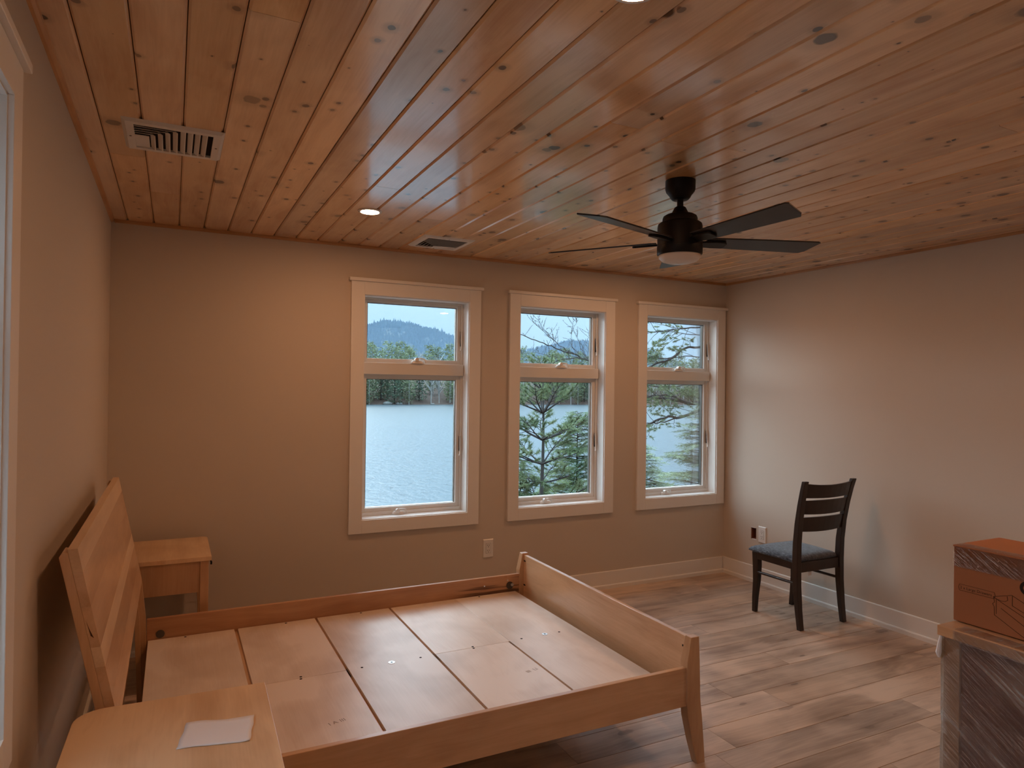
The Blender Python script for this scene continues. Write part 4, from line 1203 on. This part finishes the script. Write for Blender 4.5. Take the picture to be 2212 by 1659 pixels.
# big pine: trunk beyond the right wall, limbs reach across the corner window
r = random.Random(11)
bpx, bpy_ = 12.3, 7.4
g = bank_z(bpx, bpy_) - 0.1
big = thing('pine_tree', 'large pine whose thick dark limbs cross the corner window', 'tree', (bpx, bpy_, g))
o0 = Vector((bpx, bpy_, g))
tr, br, nd = MB(), MB(), MB()
tr.tube([Vector((bpx, bpy_, g)) - o0, Vector((bpx + .05, bpy_, 1.0)) - o0, Vector((bpx, bpy_, 4.0)) - o0, Vector((bpx - .05, bpy_, 8.0)) - o0], [0.26, 0.22, 0.18, 0.10], 12)
limbs = [  # polylines in world coordinates, base first
    ([(12.2, 7.4, 1.42), (11.4, 7.2, 1.30), (10.5, 7.0, 1.24), (9.95, 7.0, 1.30), (9.5, 7.0, 1.36), (9.1, 7.0, 1.335), (8.7, 7.0, 1.25)], 0.050),
    ([(10.1, 7.0, 1.27), (9.75, 6.9, 1.38), (9.4, 6.85, 1.42), (9.05, 6.8, 1.40), (8.7, 6.8, 1.31)], 0.024),
    ([(12.2, 7.4, 1.65), (11.3, 7.2, 1.35), (10.5, 7.0, 1.10), (9.95, 7.0, 0.95), (9.75, 7.0, 0.98), (9.4, 7.0, 0.90), (9.1, 7.0, 0.80), (8.8, 7.0, 0.72)], 0.040),
    ([(9.95, 7.0, 0.95), (9.6, 7.05, 0.86), (9.3, 7.1, 0.83), (9.0, 7.1, 0.83)], 0.016),
    ([(12.25, 7.4, 2.7), (11.4, 7.2, 2.60), (10.5, 7.0, 2.46), (10.1, 7.0, 2.42), (9.75, 7.0, 2.20), (9.4, 7.0, 2.10), (9.1, 7.0, 1.97), (8.7, 7.0, 1.85)], 0.032),
    ([(9.8, 7.0, 2.22), (9.5, 7.0, 2.18), (9.2, 7.0, 2.22), (9.0, 7.0, 2.12)], 0.014),
    ([(12.2, 7.4, 3.3), (11.3, 7.2, 3.1), (10.5, 7.0, 2.91), (10.0, 7.0, 2.84), (9.5, 7.0, 2.76), (9.05, 7.0, 2.72), (8.6, 7.0, 2.7)], 0.020),
    ([(10.5, 7.0, 2.72), (10.0, 7.0, 2.74), (9.6, 7.0, 2.78)], 0.010),
    ([(10.5, 7.0, 2.25), (10.1, 7.0, 2.26), (9.7, 7.0, 2.18), (9.3, 7.0, 1.95)], 0.012),
    ([(12.2, 7.5, 1.85), (11.3, 7.3, 1.80), (10.5, 7.1, 1.70), (9.9, 7.0, 1.62), (9.3, 7.0, 1.60), (8.8, 7.0, 1.62)], 0.016),
]
def smooth_path(pl, n):
    P = [Vector(p) for p in pl]; out = []
    for i in range(len(P) - 1):
        p0, p1, p2, p3 = P[max(0, i - 1)], P[i], P[i + 1], P[min(len(P) - 1, i + 2)]
        for k in range(n):
            t = k / n
            out.append(0.5 * ((2 * p1) + (p2 - p0) * t + (2 * p0 - 5 * p1 + 4 * p2 - p3) * t * t + (3 * p1 - p0 - 3 * p2 + p3) * t ** 3))
    out.append(P[-1]); return out
for li, (pl, rad) in enumerate(limbs):
    pts = [p + Vector((r.gauss(0, .006), r.gauss(0, .01), r.gauss(0, .008))) - o0 for p in smooth_path(pl, 4)]
    br.tube(pts, taper(rad, rad * 0.4, len(pts)), 7)
    Ltot = sum((a - c).length for a, c in zip(pts, pts[1:]))
    ns = int(Ltot * 4.2)
    for i in range(ns):
        t = 0.30 + 0.70 * r.random() if Ltot > 2 else r.random()
        p, tg_ = at_pts(pts, min(0.999, t))
        a = r.uniform(0, 2 * PI)
        dd = (tg_ * 0.7 + Vector((0, math.cos(a), math.sin(a) * 0.7)) * 0.8).normalized()
        pine_branch(br, nd, p, dd, r.uniform(0.3, 0.75), 0.0065, r, 0.55, True, -0.01, 0.075, 0.4)
tr.build('trunk', 'barkdark', big, smooth='all'); br.build('limbs', 'barkdark', big, fixn=False)
o = nd.build('needles', 'needle', big, fixn=False); o['kind'] = 'stuff'

# bare budding maple: trunk hidden between the middle and corner windows
r = random.Random(17)
mx_, my_ = 9.05, 8.0
g = bank_z(mx_, my_) - 0.05
mp = thing('maple_tree', 'bare budding maple branches across the top of the middle window', 'tree', (mx_, my_, g))
o0 = Vector((mx_, my_, g))
tr, br, bd = MB(), MB(), MB()
tr.tube([(0, 0, 0), Vector((9.05, 8, 1.2)) - o0, Vector((9.0, 8, 2.6)) - o0, Vector((9.05, 8, 4.4)) - o0], [0.10, 0.075, 0.05, 0.02], 9)
mains = [
    ([(9.05, 8, 1.85), (8.6, 8, 2.08), (8.29, 8, 2.16), (7.95, 8, 2.26), (7.5, 8, 2.38), (7.1, 8, 2.50), (6.7, 8, 2.60), (6.4, 8, 2.72)], 0.020),
    ([(8.29, 8, 2.17), (7.9, 8, 2.18), (7.6, 8, 2.14), (7.35, 8, 2.04), (7.1, 8, 1.96)], 0.015),
    ([(7.95, 8, 2.26), (7.6, 8, 2.44), (7.35, 8, 2.62), (7.1, 8, 2.82), (6.92, 8, 3.02)], 0.009),
    ([(7.35, 8, 2.62), (7.2, 8, 2.80), (7.05, 8, 2.98)], 0.006),
    ([(8.05, 8, 2.30), (7.86, 8, 2.44), (7.84, 8, 2.70), (7.82, 8, 3.02)], 0.006),
    ([(7.84, 8, 2.70), (7.92, 8, 2.86), (7.98, 8, 3.02)], 0.005),
    ([(7.6, 8, 2.14), (7.4, 8, 2.02), (7.25, 8, 1.90)], 0.007),
    ([(8.29, 8, 2.17), (8.2, 8, 2.35), (8.12, 8, 2.60), (8.14, 8, 2.85)], 0.006),
    ([(8.29, 8, 2.17), (8.27, 8, 2.40), (8.25, 8, 2.80)], 0.005),
    ([(7.5, 8, 2.20), (7.3, 8, 2.22), (7.05, 8, 2.28), (6.8, 8, 2.24)], 0.006),
    ([(7.5, 8, 2.38), (7.45, 8, 2.55), (7.42, 8, 2.78)], 0.004),
    ([(8.1, 8, 2.05), (7.95, 8, 1.98), (7.75, 8, 1.95)], 0.008),
]
for pl, rad in mains:
    off = r.uniform(-0.25, 0.25) if rad < 0.01 else 0
    pts = [p + Vector((r.gauss(0, .008), off * k / 12 + r.gauss(0, .012), r.gauss(0, .008))) - o0 for k, p in enumerate(smooth_path(pl, 4))]
    br.tube(pts, taper(rad, rad * 0.35, len(pts)), 5)
    for i in range(int(len(pts) * 0.9)):
        p, tg_ = at_pts(pts, r.uniform(0.15, 0.999))
        dd = Vector((r.gauss(-0.25, 0.5), r.gauss(0, 0.5), abs(r.gauss(0.7, 0.3))))
        p2 = curve_pts(p, dd, r.uniform(0.10, 0.38), 4, r, 0.14, 0.06)
        br.tube(p2, taper(0.0034, 0.0016, 5), 4)
        for k in range(7):
            pp, t2 = at_pts(p2, r.uniform(0.3, 0.999))
            e = Vector((r.gauss(0, 1), r.gauss(0, 1), r.gauss(0, 1))).normalized() * 0.010
            bd.tube([pp, pp + e, pp + e * 1.8], [0.002, 0.0045, 0.001], 4)
tr.build('trunk', 'bark', mp, smooth='all'); br.build('branches', 'twig', mp, fixn=False)
o = bd.build('buds', 'twig', mp, fixn=False); o['kind'] = 'stuff'
